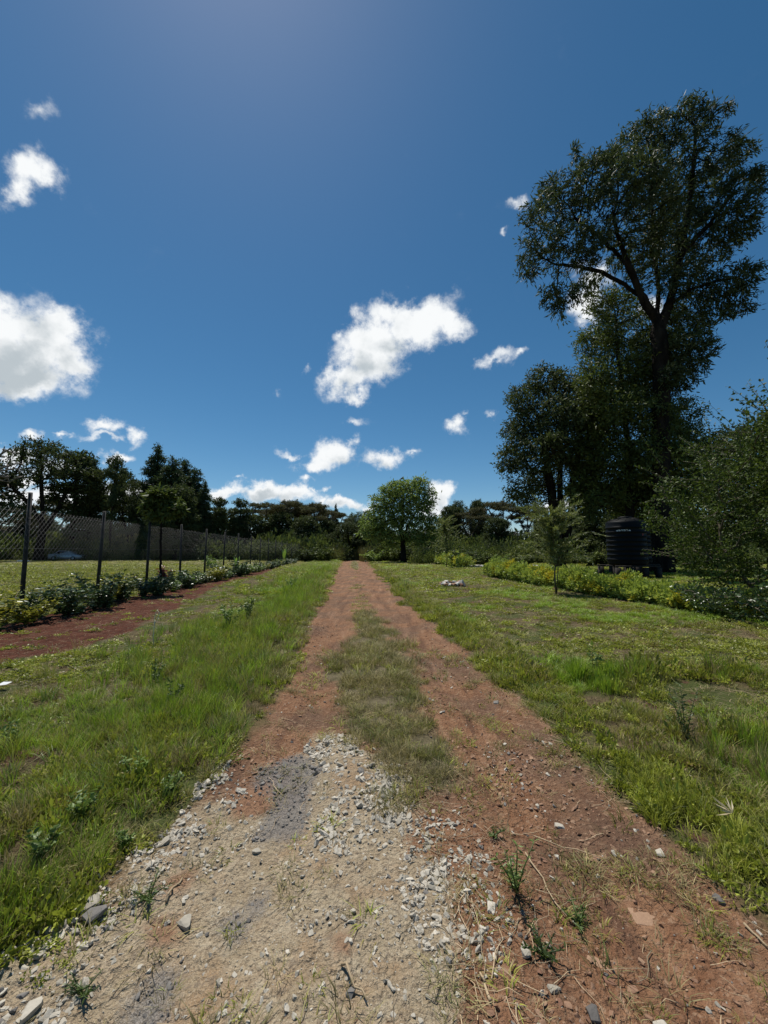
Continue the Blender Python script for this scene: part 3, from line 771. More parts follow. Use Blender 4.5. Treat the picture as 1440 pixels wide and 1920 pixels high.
def hero_trees():
    Y = 24.
    b = at(1240, 1045, Y); b[2] = gz(b[0], b[1])
    q = lambda px, py, dy=0: at(px, py, Y+dy)
    cl = [C(1300, 225, Y, 38, 34, n=60), C(1345, 212, Y-1, 30, 14, n=30), C(1290, 195, Y, 16, 14, n=14), C(1215, 262, Y+1, 52, 40, n=80), C(1243, 222, Y+1, 14, 22, n=18), C(1165, 290, Y, 34, 26, n=40), C(1080, 285, Y, 8, 22, n=12), C(1094, 318, Y, 12, 10, n=12),
          C(1130, 335, Y-1, 62, 48, n=90), C(1055, 385, Y, 60, 46, n=85), C(1035, 350, Y+1, 25, 25, n=25), C(1185, 375, Y-2, 85, 70, n=150), C(1290, 330, Y+1, 85, 75, n=150), C(1375, 290, Y, 40, 34, n=45), C(1385, 370, Y-1, 45, 55, n=80), C(1420, 335, Y+1, 16, 14, n=14),
          C(1008, 470, Y, 40, 40, n=55), C(1000, 405, Y-1, 28, 18, n=25), C(1080, 470, Y-1, 62, 40, n=80), C(1215, 460, Y, 75, 55, n=120), C(1310, 440, Y+1, 78, 65, n=130), C(1390, 430, Y, 35, 26, n=40), C(1050, 552, Y-1, 42, 24, n=40), C(985, 515, Y, 22, 10, n=16),
          C(1375, 530, Y-1, 52, 34, n=70), C(1410, 505, Y, 16, 14, n=14), C(1320, 565, Y, 60, 48, n=85), C(1290, 520, Y-1, 50, 40, n=60), C(1050, 592, Y, 9, 15, n=10), C(1095, 535, Y+1, 30, 20, n=22),
          C(1292, 655, Y-.5, 44, 44, n=150), C(1300, 610, Y, 32, 30, n=70), C(1272, 690, Y+1, 40, 50, n=90), C(1262, 700, Y-1, 26, 22, n=26), C(1240, 760, Y+1, 26, 20, n=20), C(1380, 580, Y, 35, 16, n=26)]
    tr = [([b, q(1240, 880), q(1238, 780), q(1240, 700), q(1236, 640), q(1230, 600)], None),
          ([q(1230, 600), q(1205, 560, -.3), q(1180, 500, -.6), q(1158, 440, -.8), q(1150, 400, -.8)], 0),
          ([q(1205, 560), q(1165, 530, .5), q(1130, 510, .4), q(1090, 500, 0), q(1040, 495, 0)], 0),
          ([q(1232, 612), q(1235, 540, .8), q(1225, 450, 1), q(1222, 360, 1), q(1228, 300, .8)], 0),
          ([q(1236, 625), q(1258, 560, .3), q(1275, 480, .5), q(1290, 400, .4), q(1300, 310, 0), q(1305, 250, 0)], 0),
          ([q(1258, 570), q(1300, 540, -.5), q(1350, 525, -1), q(1385, 520, -1)], 0),
          ([q(1180, 500), q(1120, 440), q(1080, 410)], 0), ([q(1275, 480), q(1330, 420), q(1370, 370)], 0),
          ([q(1242, 745), q(1268, 715), q(1290, 680), q(1300, 640)], 0)]
    make_tree('tall_tree', 'tallest tree, dark open crown on one thick bare trunk behind the water tanks', b, cl, tr, .5, (.34, .085), 'leaf_tall',
              step=.38, infl=3.2, kill=.5, tip_r=.014, seed=5, k=7, spread=.16, tipmax=3, droop=.5, jitter=.55, e=1.55, wob=.16)
    Y = 26.
    b = at(1180, 1045, Y); b[2] = gz(b[0], b[1]); q = lambda px, py, dy=0: at(px, py, Y+dy)
    cl = [C(1140, 570, Y, 42, 34, n=70), C(1175, 610, Y+1, 55, 48, n=90), C(1125, 640, Y, 42, 36, n=70), C(1180, 700, Y, 70, 56, n=130), C(1112, 712, Y-1, 36, 40, n=60), C(1165, 780, Y-1, 78, 55, n=140), C(1110, 790, Y, 40, 40, n=60),
          C(1200, 850, Y-1, 74, 60, n=140), C(1125, 860, Y, 46, 46, n=80), C(1225, 790, Y-1, 40, 50, n=60), C(1280, 850, Y, 60, 60, n=90), C(1215, 690, Y+1, 50, 70, n=120), C(1225, 640, Y+1, 50, 50, n=80), C(1140, 860, Y+1, 70, 70, n=170), C(1200, 900, Y+1, 80, 60, n=170), C(1265, 800, Y+1, 50, 60, n=110), C(1120, 780, Y+1, 50, 60, n=110), C(1160, 740, Y+2, 60, 60, n=110), C(1100, 930, Y, 50, 40, n=60), C(1190, 940, Y+1, 60, 40, n=80), C(1150, 925, Y, 40, 30, n=50), C(1260, 920, Y, 70, 40, n=70)]
    tr = [([b, q(1182, 950), q(1178, 850), q(1170, 760), q(1160, 680), q(1155, 600)], None), ([q(1178, 850), q(1215, 800), q(1240, 790)], 0), ([q(1182, 950), q(1230, 900), q(1280, 860)], 0)]
    make_tree('leaning_tree', 'green leafy tree filling the space in front of the tall bare trunk', b, cl, tr, .28, (.26, .085), 'leaf_mid',
              step=.42, infl=3, kill=.55, seed=6, k=12, spread=.27, droop=.35, jitter=.6)
    Y = 28.
    b = at(1052, 1040, Y); b[2] = gz(b[0], b[1]); q = lambda px, py, dy=0: at(px, py, Y+dy)
    cl = [C(1022, 715, Y, 36, 30, n=60), C(1062, 730, Y+1, 40, 34, n=60), C(985, 752, Y, 36, 34, n=60), C(1050, 790, Y-1, 62, 50, n=130), C(975, 810, Y, 32, 40, n=60), C(1015, 850, Y-1, 62, 46, n=120), C(960, 868, Y, 26, 32, n=40), C(948, 850, Y, 14, 14, n=12),
          C(1085, 850, Y, 44, 60, n=100), C(985, 925, Y, 32, 28, n=45), C(1015, 905, Y+1, 40, 30, n=50), C(1095, 920, Y, 36, 30, n=45), C(1100, 770, Y, 30, 40, n=50)]
    tr = [([b, q(1042, 980), q(1034, 920), q(1022, 850), q(1010, 790)], None), ([b, q(1052, 970, .6), q(1050, 900, .8), q(1052, 820, .6), q(1055, 760)], 0), ([b, q(1072, 960), q(1074, 900), q(1085, 830), q(1085, 770)], 0)]
    make_tree('stemmed_tree', 'broad dark tree on three close trunks left of the water tanks', b, cl, tr, .5, (.26, .10), 'leaf_dark',
              step=.42, infl=3, kill=.55, seed=7, k=12, spread=.27, droop=.3, jitter=.65, e=1.7, flare=.1)
    # trees behind the big bush
    for (cx, top, Yd, sd, lb, w) in ((1335, 800, 30, 31, 'dark tree behind the tanks just right of the tall trunk', 70), (1450, 770, 27, 32, 'dark tree showing over the big bush at the right edge', 80)):
        b = at(cx, 1040, Yd); b[2] = gz(b[0], b[1]); q = lambda px, py, dy=0: at(px, py, Yd+dy)
        cl = [C(cx-w*.5, top+60, Yd, w*.6, 40, n=90), C(cx+w*.4, top+40, Yd, w*.6, 42, n=90), C(cx, top+120, Yd-1, w, 60, n=150), C(cx-10, top+190, Yd, w, 50, n=120)]
        make_tree('dark_tree', lb, b, cl, [([b, q(cx, top+150), q(cx-5, top+60)], None)], .3, (.26, .1), 'leaf_dark', step=.5, infl=3, kill=.65, seed=sd, k=12, spread=.3, group='dark trees beyond the bush')
    # round light-crowned tree at the end of the track
    Y = 46.
    b = at(757, 1036, Y); b[2] = gz(b[0], b[1]); q = lambda px, py, dy=0: at(px, py, Y+dy)
    cl = [C(757, 916, Y, 46, 16, n=150), C(785, 905, Y, 22, 10, n=40), C(724, 938, Y, 28, 18, n=80), C(712, 955, Y, 18, 14, n=40), C(768, 945, Y, 48, 22, n=140), C(812, 925, Y, 10, 8, n=16), C(800, 940, Y, 16, 14, n=30), C(735, 972, Y, 40, 22, n=90), C(780, 975, Y, 42, 20, n=90), C(700, 980, Y, 22, 26, n=60), C(690, 1000, Y, 18, 14, n=30), C(800, 995, Y, 24, 16, n=30), C(755, 1000, Y, 40, 16, n=40), C(718, 1008, Y-.5, 26, 14, n=40), C(785, 1012, Y, 26, 12, n=30), C(735, 1015, Y+1, 24, 12, n=26), C(815, 985, Y, 18, 22, n=30)]
    tr = [([b, q(755, 1015), q(752, 1000)], None), ([q(752, 1000), q(740, 970), q(730, 945)], 0), ([q(752, 1000), q(755, 960), q(757, 930)], 0), ([q(755, 1015), q(765, 985), q(785, 950)], 0)]
    make_tree('umbrella_tree', 'round topped light green tree at the end of the track', b, cl, tr, .3, (.42, .13), 'leaf_umbrella', step=.46, infl=3, kill=.55, seed=8, k=6, spread=.24, droop=.5, tip_r=.02, jitter=.6)
hero_trees()

def proto_trees():
    """background tree kinds, 1 unit = 1 metre, about 10 m tall each"""
    P = {}
    def mk(key, **kw):
        P[key] = make_tree(**kw)
    O = (0, 0, 0)
    def cc(x, y, z, rx, ry, rz, n): return (x, y, z, rx, ry, rz, n)
    mk('broad', name='broadleaf_tree', label='x', base=O, clumps=[cc(0, 0, 7.6, 2.6, 2.6, 1.9, 130), cc(-2.2, .4, 5.8, 1.7, 1.7, 1.2, 60), cc(2.3, -.4, 6.2, 1.8, 1.8, 1.3, 70), cc(.5, 1, 9, 1.3, 1.3, .8, 35), cc(-1.2, -1, 8.6, 1, 1, .8, 25), cc(1.6, 1, 4.2, 1.6, 1.6, .8, 30), cc(-1.8, -.5, 3.6, 1.5, 1.5, .8, 25)],
       paths=[([(0, 0, 0), (.1, 0, 2), (0, 0, 4), (-.2, 0, 6)], None), ([(.1, 0, 2), (1, .2, 4), (1.6, 0, 6)], 0), ([(0, 0, 3), (-1, 0, 4.6), (-2, 0, 5.6)], 0)], base_r=.26, leaf=(.22, .11), mat='leaf_dark', step=.36, infl=2.4, kill=.52, seed=101, k=6, spread=.17, tip_r=.012)
    mk('airy', name='airy_tree', label='x', base=O, clumps=[cc(0, 0, 9, 1.1, 1.1, .8, 30), cc(-1.3, .3, 7.6, 1, 1, .6, 26), cc(1.3, -.2, 7.9, 1, 1, .7, 26), cc(.3, .6, 6.3, 1.2, 1.2, .6, 26), cc(-.9, -.5, 5.2, 1, 1, .5, 20), cc(1.5, .2, 5.5, .8, .8, .5, 18), cc(-1.9, 0, 6.3, .7, .7, .4, 12), cc(.2, 0, 4, 1, 1, .4, 12)],
       paths=[([(0, 0, 0), (.1, 0, 3), (0, 0, 6), (0, 0, 8.5)], None)], base_r=.16, leaf=(.26, .12), mat='leaf_dark', step=.3, infl=2, kill=.38, seed=102, k=9, spread=.17, bark='bark', tip_r=.014)
    cone = [cc(0, 0, 9.6, .22, .22, .5, 10)]
    g = np.random.default_rng(4)
    for i, z in enumerate(np.linspace(9.0, 2.2, 15)):
        w = .3+(9.6-z)*.27; a = g.random()*6.28
        for j in range(4):
            th = a+j*1.57; rr = w*(.45+.25*g.random())
            cone.append(cc(rr*math.cos(th), rr*math.sin(th), z+g.normal(0, .15), w*.42, w*.42, .22, 9))
    mk('conifer', name='conifer_tree', label='x', base=O, clumps=cone, paths=[([(0, 0, 0), (.05, 0, 5), (0, 0, 9.8)], None)], base_r=.17, leaf=(.26, .07), mat='leaf_conifer', step=.28, infl=2, kill=.33, seed=103, k=13, spread=.13, grav=.02, droop=.1, tip_r=.012)
    flat = [cc(x_, y_, 8.8-.05*(x_*x_+y_*y_)+g.normal(0, .25), 1.5, 1.5, .32, 34) for x_, y_ in ((0, 0), (2.2, .5), (-2.2, -.4), (4, -.3), (-4, .6), (.6, 2.2), (-.8, -2.3), (2.8, 2), (-2.7, 1.9), (5.3, .4), (-5.4, -.2))]+[cc(1.5, 0, 6.9, 1.4, 1.4, .3, 20), cc(-3, .2, 6.6, 1.3, 1.3, .3, 20), cc(3.8, 0, 6.2, 1, 1, .3, 14), cc(-.8, .5, 5.6, 1.3, 1.2, .4, 14)]
    mk('acacia', name='acacia_tree', label='x', base=O, clumps=flat, paths=[([(0, 0, 0), (.1, 0, 2.5), (0, 0, 4)], None), ([(0, 0, 4), (1.6, .3, 6.4), (3, .5, 8)], 0), ([(0, 0, 4), (-1.6, -.3, 6.4), (-3.4, 0, 8)], 0), ([(0, 0, 4), (-.2, .5, 6.6), (0, 1, 8.4)], 0)], base_r=.22, leaf=(.22, .10), mat='leaf_acacia', step=.32, infl=2.2, kill=.4, seed=104, k=10, spread=.17, tip_r=.018, bark='bark_pale', droop=.1)
    mk('bushy', name='bushy_tree', label='x', base=O, clumps=[cc(0, 0, 7.4, 2.4, 2.4, 2.3, 140), cc(-1.8, 0, 4.6, 2, 2, 1.6, 90), cc(1.8, .3, 4.9, 2, 2, 1.7, 90), cc(0, 0, 2.4, 2.8, 2.6, 1.3, 110), cc(.6, .4, 9, 1.1, 1.1, .8, 25)],
       paths=[([(0, 0, 0), (0, 0, 3), (0, 0, 6)], None)], base_r=.25, leaf=(.3, .14), mat='leaf_dark', step=.36, infl=2.4, kill=.5, seed=105, k=10, spread=.22)
    return P
PT = proto_trees()
used = set()
def put(kind, px, ytop, Y, label, wscale=1.0, group=None, rz=None, ybase=None, hfull=10.0):
    """stand a background tree of that kind where px, ytop meet the distance Y"""
    top = at(px, ytop, Y); x = top[0]; z0 = gz(x, Y)
    h = (top[2]-z0)/hfull
    if kind in used: r = copy_tree(PT[kind])
    else: r = PT[kind]; used.add(kind)
    r.location = (x, Y, z0); r.scale = (h*wscale, h*wscale, h)
    r.rotation_euler = (0, 0, rz if rz is not None else random.Random(px*7+int(Y)).random()*6.28)
    r['label'] = label; r['category'] = 'tree'; r['group'] = group or 'trees beyond the field and the track'
    return r
def background():
    T = [  # kind, px, ytop, Y, label, width
        ('airy', -30, 850, 52, 'thin open tree cut by the left edge of the picture', 1.2),
        ('broad', 92, 816, 56, 'tall pale-limbed broadleaf tree, highest at the far left beyond the field', 1.0),
        ('airy', 150, 842, 60, 'open dark tree right beside the tall pale-limbed one on the left', 1.2),
        ('conifer', 178, 860, 62, 'dark ragged conifer between the pale-limbed tree and the slender one', 1.1),
        ('airy', 218, 848, 58, 'slender see-through tree with two small tufts on top', .55),
        ('airy', 236, 872, 64, 'shorter slender tree beside the see-through tufted one', .7),
        ('broad', 248, 892, 60, 'low rounded tree behind the round-headed sapling on the left', .8),
        ('conifer', 297, 834, 62, 'pointed conifer with the highest sharp tip on the left', 1.1),
        ('conifer', 324, 858, 60, 'dark conifer just right of the highest sharp tip', 1.35),
        ('conifer', 346, 862, 66, 'broad conifer in the middle of the left conifer clump', 1.5),
        ('conifer', 366, 878, 63, 'conifer stepping down near the right end of the left clump', 1.4),
        ('conifer', 385, 902, 61, 'lowest conifer at the right end of the left clump', .9),
        ('bushy', 335, 905, 58, 'dense dark tree under the left conifers', .9),
        ('airy', 200, 925, 66, 'open dark tree under the slender trees on the left', 1.5),
        ('acacia', 20, 945, 60, 'flat-topped acacia low at the far left', .9),
        ('acacia', 110, 930, 70, 'flat-topped acacia under the pale-limbed tree', .9),
        ('airy', 412, 930, 62, 'open tree right of the conifer clump', 1.0),
        ('airy', 452, 932, 64, 'open tree between the conifers and the acacias', 1.0),
        ('acacia', 500, 934, 70, 'leftmost flat-topped acacia of the group over the track end', .8),
        ('acacia', 548, 931, 72, 'highest flat-topped acacia over the left of the track end', .85),
        ('acacia', 592, 936, 70, 'flat-topped acacia in the middle of the group left of the track end', .8),
        ('acacia', 630, 952, 68, 'last flat-topped acacia before the track end', .8),
        ('conifer', 630, 945, 74, 'small conifer tip poking above the acacias', .6),
        ('broad', 672, 956, 66, 'greyish low tree left of the round light green tree', 1.2),
        ('broad', 690, 968, 60, 'mid green tree leaning against the round light green tree', 1.1),
        ('bushy', 846, 945, 66, 'rounded dark tree right of the round light green tree', .9),
        ('broad', 858, 936, 72, 'tree with a light green top right of the white cloud', .8),
        ('bushy', 896, 934, 74, 'dark tree with the pointed top in the right hand wood', .65),
        ('acacia', 880, 952, 66, 'flat acacia in front of the right hand wood', .9),
        ('acacia', 938, 932, 68, 'brownish flat acacia, highest of the right hand wood', .85),
        ('acacia', 985, 940, 66, 'brownish acacia reaching behind the three-trunk tree', .8),
        ('bushy', 930, 968, 62, 'dense tree below the brownish acacias', 1.2),
        ('bushy', 1130, 905, 44, 'dense dark tree low between the three-trunk tree and the tanks', 1.1),
        ('bushy', 1200, 890, 40, 'dense dark tree low behind the water tanks', 1.1),
        ('bushy', 1020, 968, 56, 'dense tree low behind the three trunks', 1.2),
    ]
    T += [('bushy', 470, 962, 66, 'dense low tree under the open trees right of the conifer clump', 1.5), ('bushy', 528, 958, 68, 'dense low tree under the leftmost flat-topped acacias', 1.4),
          ('bushy', 574, 966, 64, 'dense low tree below the middle acacia left of the track end', 1.4), ('bushy', 616, 972, 66, 'dense low tree below the last acacia before the track end', 1.3), ('broad', 655, 975, 62, 'low open tree directly over the track end', 1.5),
          ('bushy', 70, 962, 64, 'dense low tree under the tall pale-limbed tree', 1.5), ('bushy', 420, 958, 63, 'dense low tree right of the lowest conifer', 1.4), ('bushy', 1075, 955, 50, 'dense dark tree right of the three trunks', 1.3), ('acacia', 520, 944, 76, 'flat acacia crown filling the gap between the two highest ones', .9), ('acacia', 572, 940, 77, 'flat acacia crown behind the middle acacia', .9)]
    for k, px, yt, Y, lb, w in T: put(k, px, yt, Y, lb, w)
    # underbrush along the far edge: one mass
    g = np.random.default_rng(77)
    def clump(seed, mat):
        g2 = np.random.default_rng(seed)
        P = ellipsoids([(0, 0, .5, .8, .8, .6, 260), (.5, .2, .3, .6, .6, .4, 120), (-.5, -.1, .35, .6, .6, .45, 120)], g2, .5)
        D = P-np.array([0, 0, .2]); return leaf_mesh('ub%d' % seed, P, D, .2, .1, g2, mat, jitter=.8)
    var = [clump(1, M['underbrush']), clump(2, M['underbrush']), clump(3, M['leaf_dark'])]
    n = 1500; px = g.random(n)*1750-160; Y = 52+g.random(n)*24
    X = (px-720)/F*Y*1.0
    Y = np.where(X > 6, 38+g.random(n)*34, Y); Y = np.where(X < -16, 57+g.random(n)*16, Y)
    X = (px-720)/F*Y
    ok = ~((np.abs(X+4.3) < 2.3) & (Y < 64)); X, Y = X[ok], Y[ok]; n = len(X)
    s = (1.0+g.random(n)*1.2)*np.clip((Y-30)/30, .55, 1.5)
    P = np.stack([X, Y, height(X, Y)], -1)
    tag(scatter('undergrowth', var, P, np.stack([0*X, 0*X, g.random(n)*6.28], -1), np.stack([s*1.1, s*1.1, s*(1.1+.9*g.random(n))], -1), g.integers(0, 3, n)), 'dark undergrowth along the far side')
    # far wood behind everything
    var = [PT['bushy'].children[1].data, PT['acacia'].children[1].data]
    n = 200; th = np.linspace(-1.05, 1.05, n)+g.normal(0, .01, n); rr = 92+g.random(n)*26
    X, Y = np.sin(th)*rr, np.cos(th)*rr; s = .72+.2*g.random(n)
    tag(scatter('far_wood', [v for v in var], np.stack([X, Y, height(X, Y)-.6], -1), np.stack([0*X, 0*X, g.random(n)*6.28], -1), np.stack([s*1.25, s*1.25, s*.95], -1), (g.random(n) < .35).astype(int)), 'far wood closing the horizon')
    # reeds at the track end
    var = [blades(40, 1.5, .03, .5, .2, M['reed'], 'r0', 31, seg=3), blades(34, 1.9, .03, .5, .25, M['reed'], 'r1', 32, seg=3)]
    n = 1500; px = 545+g.random(n)*330; Y = 54+g.random(n)*13; X = (px-720)/F*Y; s = .9+.6*g.random(n)
    ok = ~((np.abs(X+4.6) < 1.6) & (Y < 61)); X, Y, s = X[ok], Y[ok], s[ok]; n = len(X)
    tag(scatter('reeds', var, np.stack([X, Y, height(X, Y)], -1), np.stack([0*X, 0*X, g.random(n)*6.28], -1), np.stack([s, s, s], -1), g.integers(0, 2, n)), 'tall brownish reeds across the end of the track')
background()
print('background', time.time()-T0)

# bare tree at the left edge
def bare_tree():
    Y = 26.; b = at(-40, 1045, Y); b[2] = gz(b[0], b[1]); q = lambda px, py, dy=0: at(px, py, Y+dy); g = np.random.default_rng(91)
    cl = [C(-20, 880, Y, 55, 60, n=110), C(10, 850, Y, 22, 22, n=24)]
    cl = [(c[0]-b[0], c[1]-b[1], c[2]-b[2], *c[3:]) for c in cl]
    pos, par = colonize([([np.zeros(3), q(-40, 960)-b, q(-35, 900)-b], None)], ellipsoids(cl, g, .5), .3, 2.5, .35, g, wob=.2)
    me, _ = skeleton_mesh('bare_tree', pos, par, .16, .012, M['bark_pale'])
    o = link('bare_tree', me, None, tuple(b)); tag(o, 'leafless pale-twigged tree at the left edge of the picture', 'tree')
bare_tree()

# ------------------------------------------------------------------ big bush at the right
def big_bush():
    g = np.random.default_rng(15)
    b = np.array([8.8, 8.2, gz(8.8, 8.2)])
    r = root('big_bush', b, 'huge sprawling bush with long arching twigs at the right edge, in front of the tanks', 'bush')
    A = ellipsoids([(-.15, .0, 1.6, 2.25, 2.5, 1.55, 700), (.8, -1.3, 1.4, 1.9, 1.8, 1.3, 260), (.5, -.4, 2.9, 1.9, 2.4, 1.35, 380), (.2, -2.0, 3.2, 1.3, 1.3, 1.2, 200), (-1.45, -1.6, 3.35, .8, .9, .85, 110), (.2, .6, 3.7, 1.4, 1.6, .8, 150), (-1.4, .6, 2.3, 1.2, 1.3, 1.0, 130)], g, .5)
    A = A[A[:, 2] > .25]
    pos, par = colonize([([(0, 0, 0), (-.1, 0, .5), (-.2, 0, 1.1)], None), ([(0, 0, 0), (.4, -.6, .4), (.7, -1.2, 1.0)], 0), ([(0, 0, 0), (.5, .4, .8), (.7, .6, 1.7)], 0), ([(0, 0, 0), (-.7, .3, .4), (-1.1, .5, 1.2)], 0)], A, .14, 1.1, .24, g, wob=.25, grav=.02)
    def shoots(mb):
        for k in range(420):
            i = g.integers(len(pos)//4, len(pos)); p = pos[i].copy()
            o = p-np.array([.1, 0, 1.0]); o /= np.linalg.norm(o)+1e-6
            if p[0] < -.9 and p[2] < 2.6: continue
            d = o*.8+g.normal(0, .35, 3); d[2] = abs(d[2])*.7+.15; d /= np.linalg.norm(d)
            ln = .5+g.random()*1.1; pts = [p]
            for t in range(8):
                d = d+g.normal(0, .05, 3); d[2] -= .05; d /= np.linalg.norm(d); pts.append(pts[-1]+d*ln/8)
            pts = np.array(pts); S.append(pts); mb.tube(pts, np.linspace(.008, .0025, 9), 4)
    S = []
    me, cnt = skeleton_mesh('bush_stems', pos, par, .09, .0035, M['twig'], e=2.0, flare=.2, extra=shoots)
    link('stem', me, r)
    tips = np.where((cnt <= 6) & (par >= 0))[0]; k = 26
    d = pos[tips]-pos[par[tips]]; P = np.repeat(pos[tips], k, 0)+g.normal(0, .085, (len(tips)*k, 3)); D = np.repeat(d/.14, k, 0)+g.normal(0, .6, (len(tips)*k, 3))
    P2, D2 = [], []
    for s in S:
        for t in np.linspace(.3, 8, 26):
            i = min(int(t), 7); f = t-i; q = s[i]*(1-f)+s[i+1]*f; dd = s[i+1]-s[i]; dd = dd/np.linalg.norm(dd)
            P2.append(q+g.normal(0, .012, 3)); D2.append(dd*.6+g.normal(0, .8, 3)+[0, 0, .15])
    P = np.concatenate([P, P2]); D = np.concatenate([D, D2])
    print('bush leaves', len(P))
    link('foliage', leaf_mesh('bush_leaves', P, D, .072, .044, g, M['leaf_bush'], jitter=.5), r)
    # darker shrub at its foot
    b = np.array([7.1, 6.9, gz(7.1, 6.9)])
    r = root('low_bush', b, 'low shaded leafy bush at the foot of the huge one, right edge', 'bush')
    A = ellipsoids([(0, 0, .45, .9, .8, .42, 150), (-.5, .9, .4, .7, .8, .35, 90), (.7, -.2, .55, .7, .7, .5, 90)], g, .5)
    pos, par = colonize([([(0, 0, 0), (0, 0, .2)], None)], A, .09, .9, .14, g, wob=.2)
    me, cnt = skeleton_mesh('low_bush_stems', pos, par, .03, .003, M['twig'], e=2.0); link('stem', me, r)
    tips = np.where((cnt <= 5) & (par >= 0))[0]; k = 9
    d = pos[tips]-pos[par[tips]]; P = np.repeat(pos[tips], k, 0)+g.normal(0, .05, (len(tips)*k, 3)); D = np.repeat(d/.09, k, 0)+g.normal(0, .6, (len(tips)*k, 3)); 
    link('foliage', leaf_mesh('low_bush_leaves', P, D, .07, .042, g, M['leaf_shrub'], jitter=.5), r)
big_bush()

# ------------------------------------------------------------------ hedges
def hedge(label, A, B, hgt, wid, dens, seed, lf=(.075, .042), hend=None):
    g = np.random.default_rng(seed)
    A, B = np.array(A, float), np.array(B, float); ln = np.linalg.norm(B-A); u = (B-A)/ln; v = np.array([-u[1], u[0]])
    base = np.array([*A, gz(*A)])
    r = root('hedge', base, label, 'hedge', 'yellow-green hedges along the right lawn')
    n = int(ln*dens)
    # individual plants merge into one uneven clipped body
    npl = int(ln/.38); t0 = (np.arange(npl)+.5)/npl*ln+g.normal(0, .05, npl)
    hh = (hgt+((hend or hgt)-hgt)*t0/ln)*(.74+.45*g.random(npl)); ww = wid*(.42+.16*g.random(npl))
    m_ = n//11; pid = g.integers(0, npl, m_); d = g.normal(0, 1, (m_, 3)); d /= np.linalg.norm(d, axis=1)[:, None]; rad = g.random(m_)**.3*(.85+.3*g.random(m_))
    pid = np.repeat(pid, 11); d = np.repeat(d, 11, 0); rad = np.repeat(rad, 11)*(1-.0*1)
    n = len(pid); jit = g.normal(0, lf[0]*.42, (n, 3))
    t = t0[pid]+d[:, 0]*rad*.33; w = d[:, 1]*rad*ww[pid]; z = hh[pid]*(.52+d[:, 2]*rad*.5)
    P = np.stack([A[0]+u[0]*t+v[0]*w, A[1]+u[1]*t+v[1]*w, z], -1)
    P = P+jit; P[:, 2] = np.maximum(P[:, 2], .04)
    P[:, 2] += height(P[:, 0], P[:, 1])-base[2]; P[:, :2] -= base[:2]
    D = np.stack([d[:, 0]*u[0]+d[:, 1]*v[0], d[:, 0]*u[1]+d[:, 1]*v[1], d[:, 2]*.8+.5], -1)
    V, Fc, rn = leaves(P, D, lf[0], lf[1], g, jitter=.5)
    rn = np.clip(rn*.6+np.repeat(np.repeat(g.random(m_), 11), 4)*.4, 0, 1)
    link('foliage', mesh_from('hedge_leaves', V, [Fc], {'rnd': rn}, [M['leaf_hedge']]), r)
    mb = MB()
    for i in range(npl):
        for k in range(4):
            x0 = t0[i]+g.normal(0, .05); w0 = g.normal(0, .05); x1 = x0+g.normal(0, .14); w1 = w0+g.normal(0, .14)
            p0 = np.array([A[0]+u[0]*x0+v[0]*w0, A[1]+u[1]*x0+v[1]*w0, 0]); p1 = np.array([A[0]+u[0]*x1+v[0]*w1, A[1]+u[1]*x1+v[1]*w1, hh[i]*.85])
            zz = gz(p0[0], p0[1]); p0[2] = zz-.02; p1[2] += zz
            mb.tube(np.array([p0-base, (p0+p1)/2-base+g.normal(0, .02, 3), p1-base]), [.009, .007, .004], 4)
    link('stem', mb.mesh('hedge_stems', M['twig']), r)
g1a = gnd(936, 1078)[:2]; g1b = gnd(1330, 1165)[:2]
hedge('long yellow-green hedge with golden patches in front of the water tanks', (5.75, 21.0), (7.25, 7.7), .86, .9, 5200, 201, (.085, .052), .52)
hedge('short far yellow-green hedge near the end of the track', (3.3, 60), (6.7, 31.5), 1.35, 1.5, 1500, 202, (.15, .09), 1.0)

# ------------------------------------------------------------------ plants
def feathery(name, label, base, top, crown, seed, n=60, ln=1.0, lean=.05):
    g = np.random.default_rng(seed)
    b = np.array(base, float); r = root(name, b, label, 'sapling', 'feathery saplings on the right lawn')
    h = top; mb = MB(); S = []
    tr = np.array([[0, 0, 0], [lean*.2, 0, h*.25], [-lean*.5, 0, h*.5], [lean*.3, 0, h*.75], [lean, 0, h]]); mb.tube(tr, np.linspace(.028, .006, 5), 6)
    mb.tube(np.array([[.03, .02, 0], [.1, .02, h*.3], [.16, .04, h*.55], [.3, 0, h*.8]]), np.linspace(.018, .004, 4), 5)
    for k in range(n):
        t = crown+(1-crown)*g.random()**.9; p = np.array([np.interp(t*h, tr[:, 2], tr[:, 0]), 0, t*h])
        a = g.random()*6.28; L0 = ln*(.95-t*.5)*(.25+1.0*g.random()**1.3); d = np.array([math.cos(a)*.8, math.sin(a)*.8, .45+.8*g.random()]); pts = [p]
        for q in range(7):
            d = d+g.normal(0, .06, 3); d[2] -= .11; pts.append(pts[-1]+d/np.linalg.norm(d)*L0/7)
        pts = np.array(pts); S.append(pts); mb.tube(pts, np.linspace(.006, .0015, 8), 3)
    link('trunk', mb.mesh(name+'_stem', M['twig'], True), r)
    P, D = [], []
    for s in S:
        for t in np.linspace(.6, 7, 34):
            i = min(int(t), 6); f = t-i; q = s[i]*(1-f)+s[i+1]*f; dd = s[i+1]-s[i]; dd = dd/np.linalg.norm(dd)
            for _ in range(2): P.append(q+g.normal(0, .01, 3)); D.append(dd*1.0+g.normal(0, .45, 3))
    link('crown', leaf_mesh(name+'_needles', P, D, .13, .009*ln*1.3, g, M['leaf_feather'], jitter=.2), r)
b = gnd(1043, 1119); feathery('feathery_sapling', 'feathery grey-green sapling in front of the long hedge', (b[0], b[1], gz(b[0], b[1])), 2.55, .3, 301, 120, 1.9, -.12)
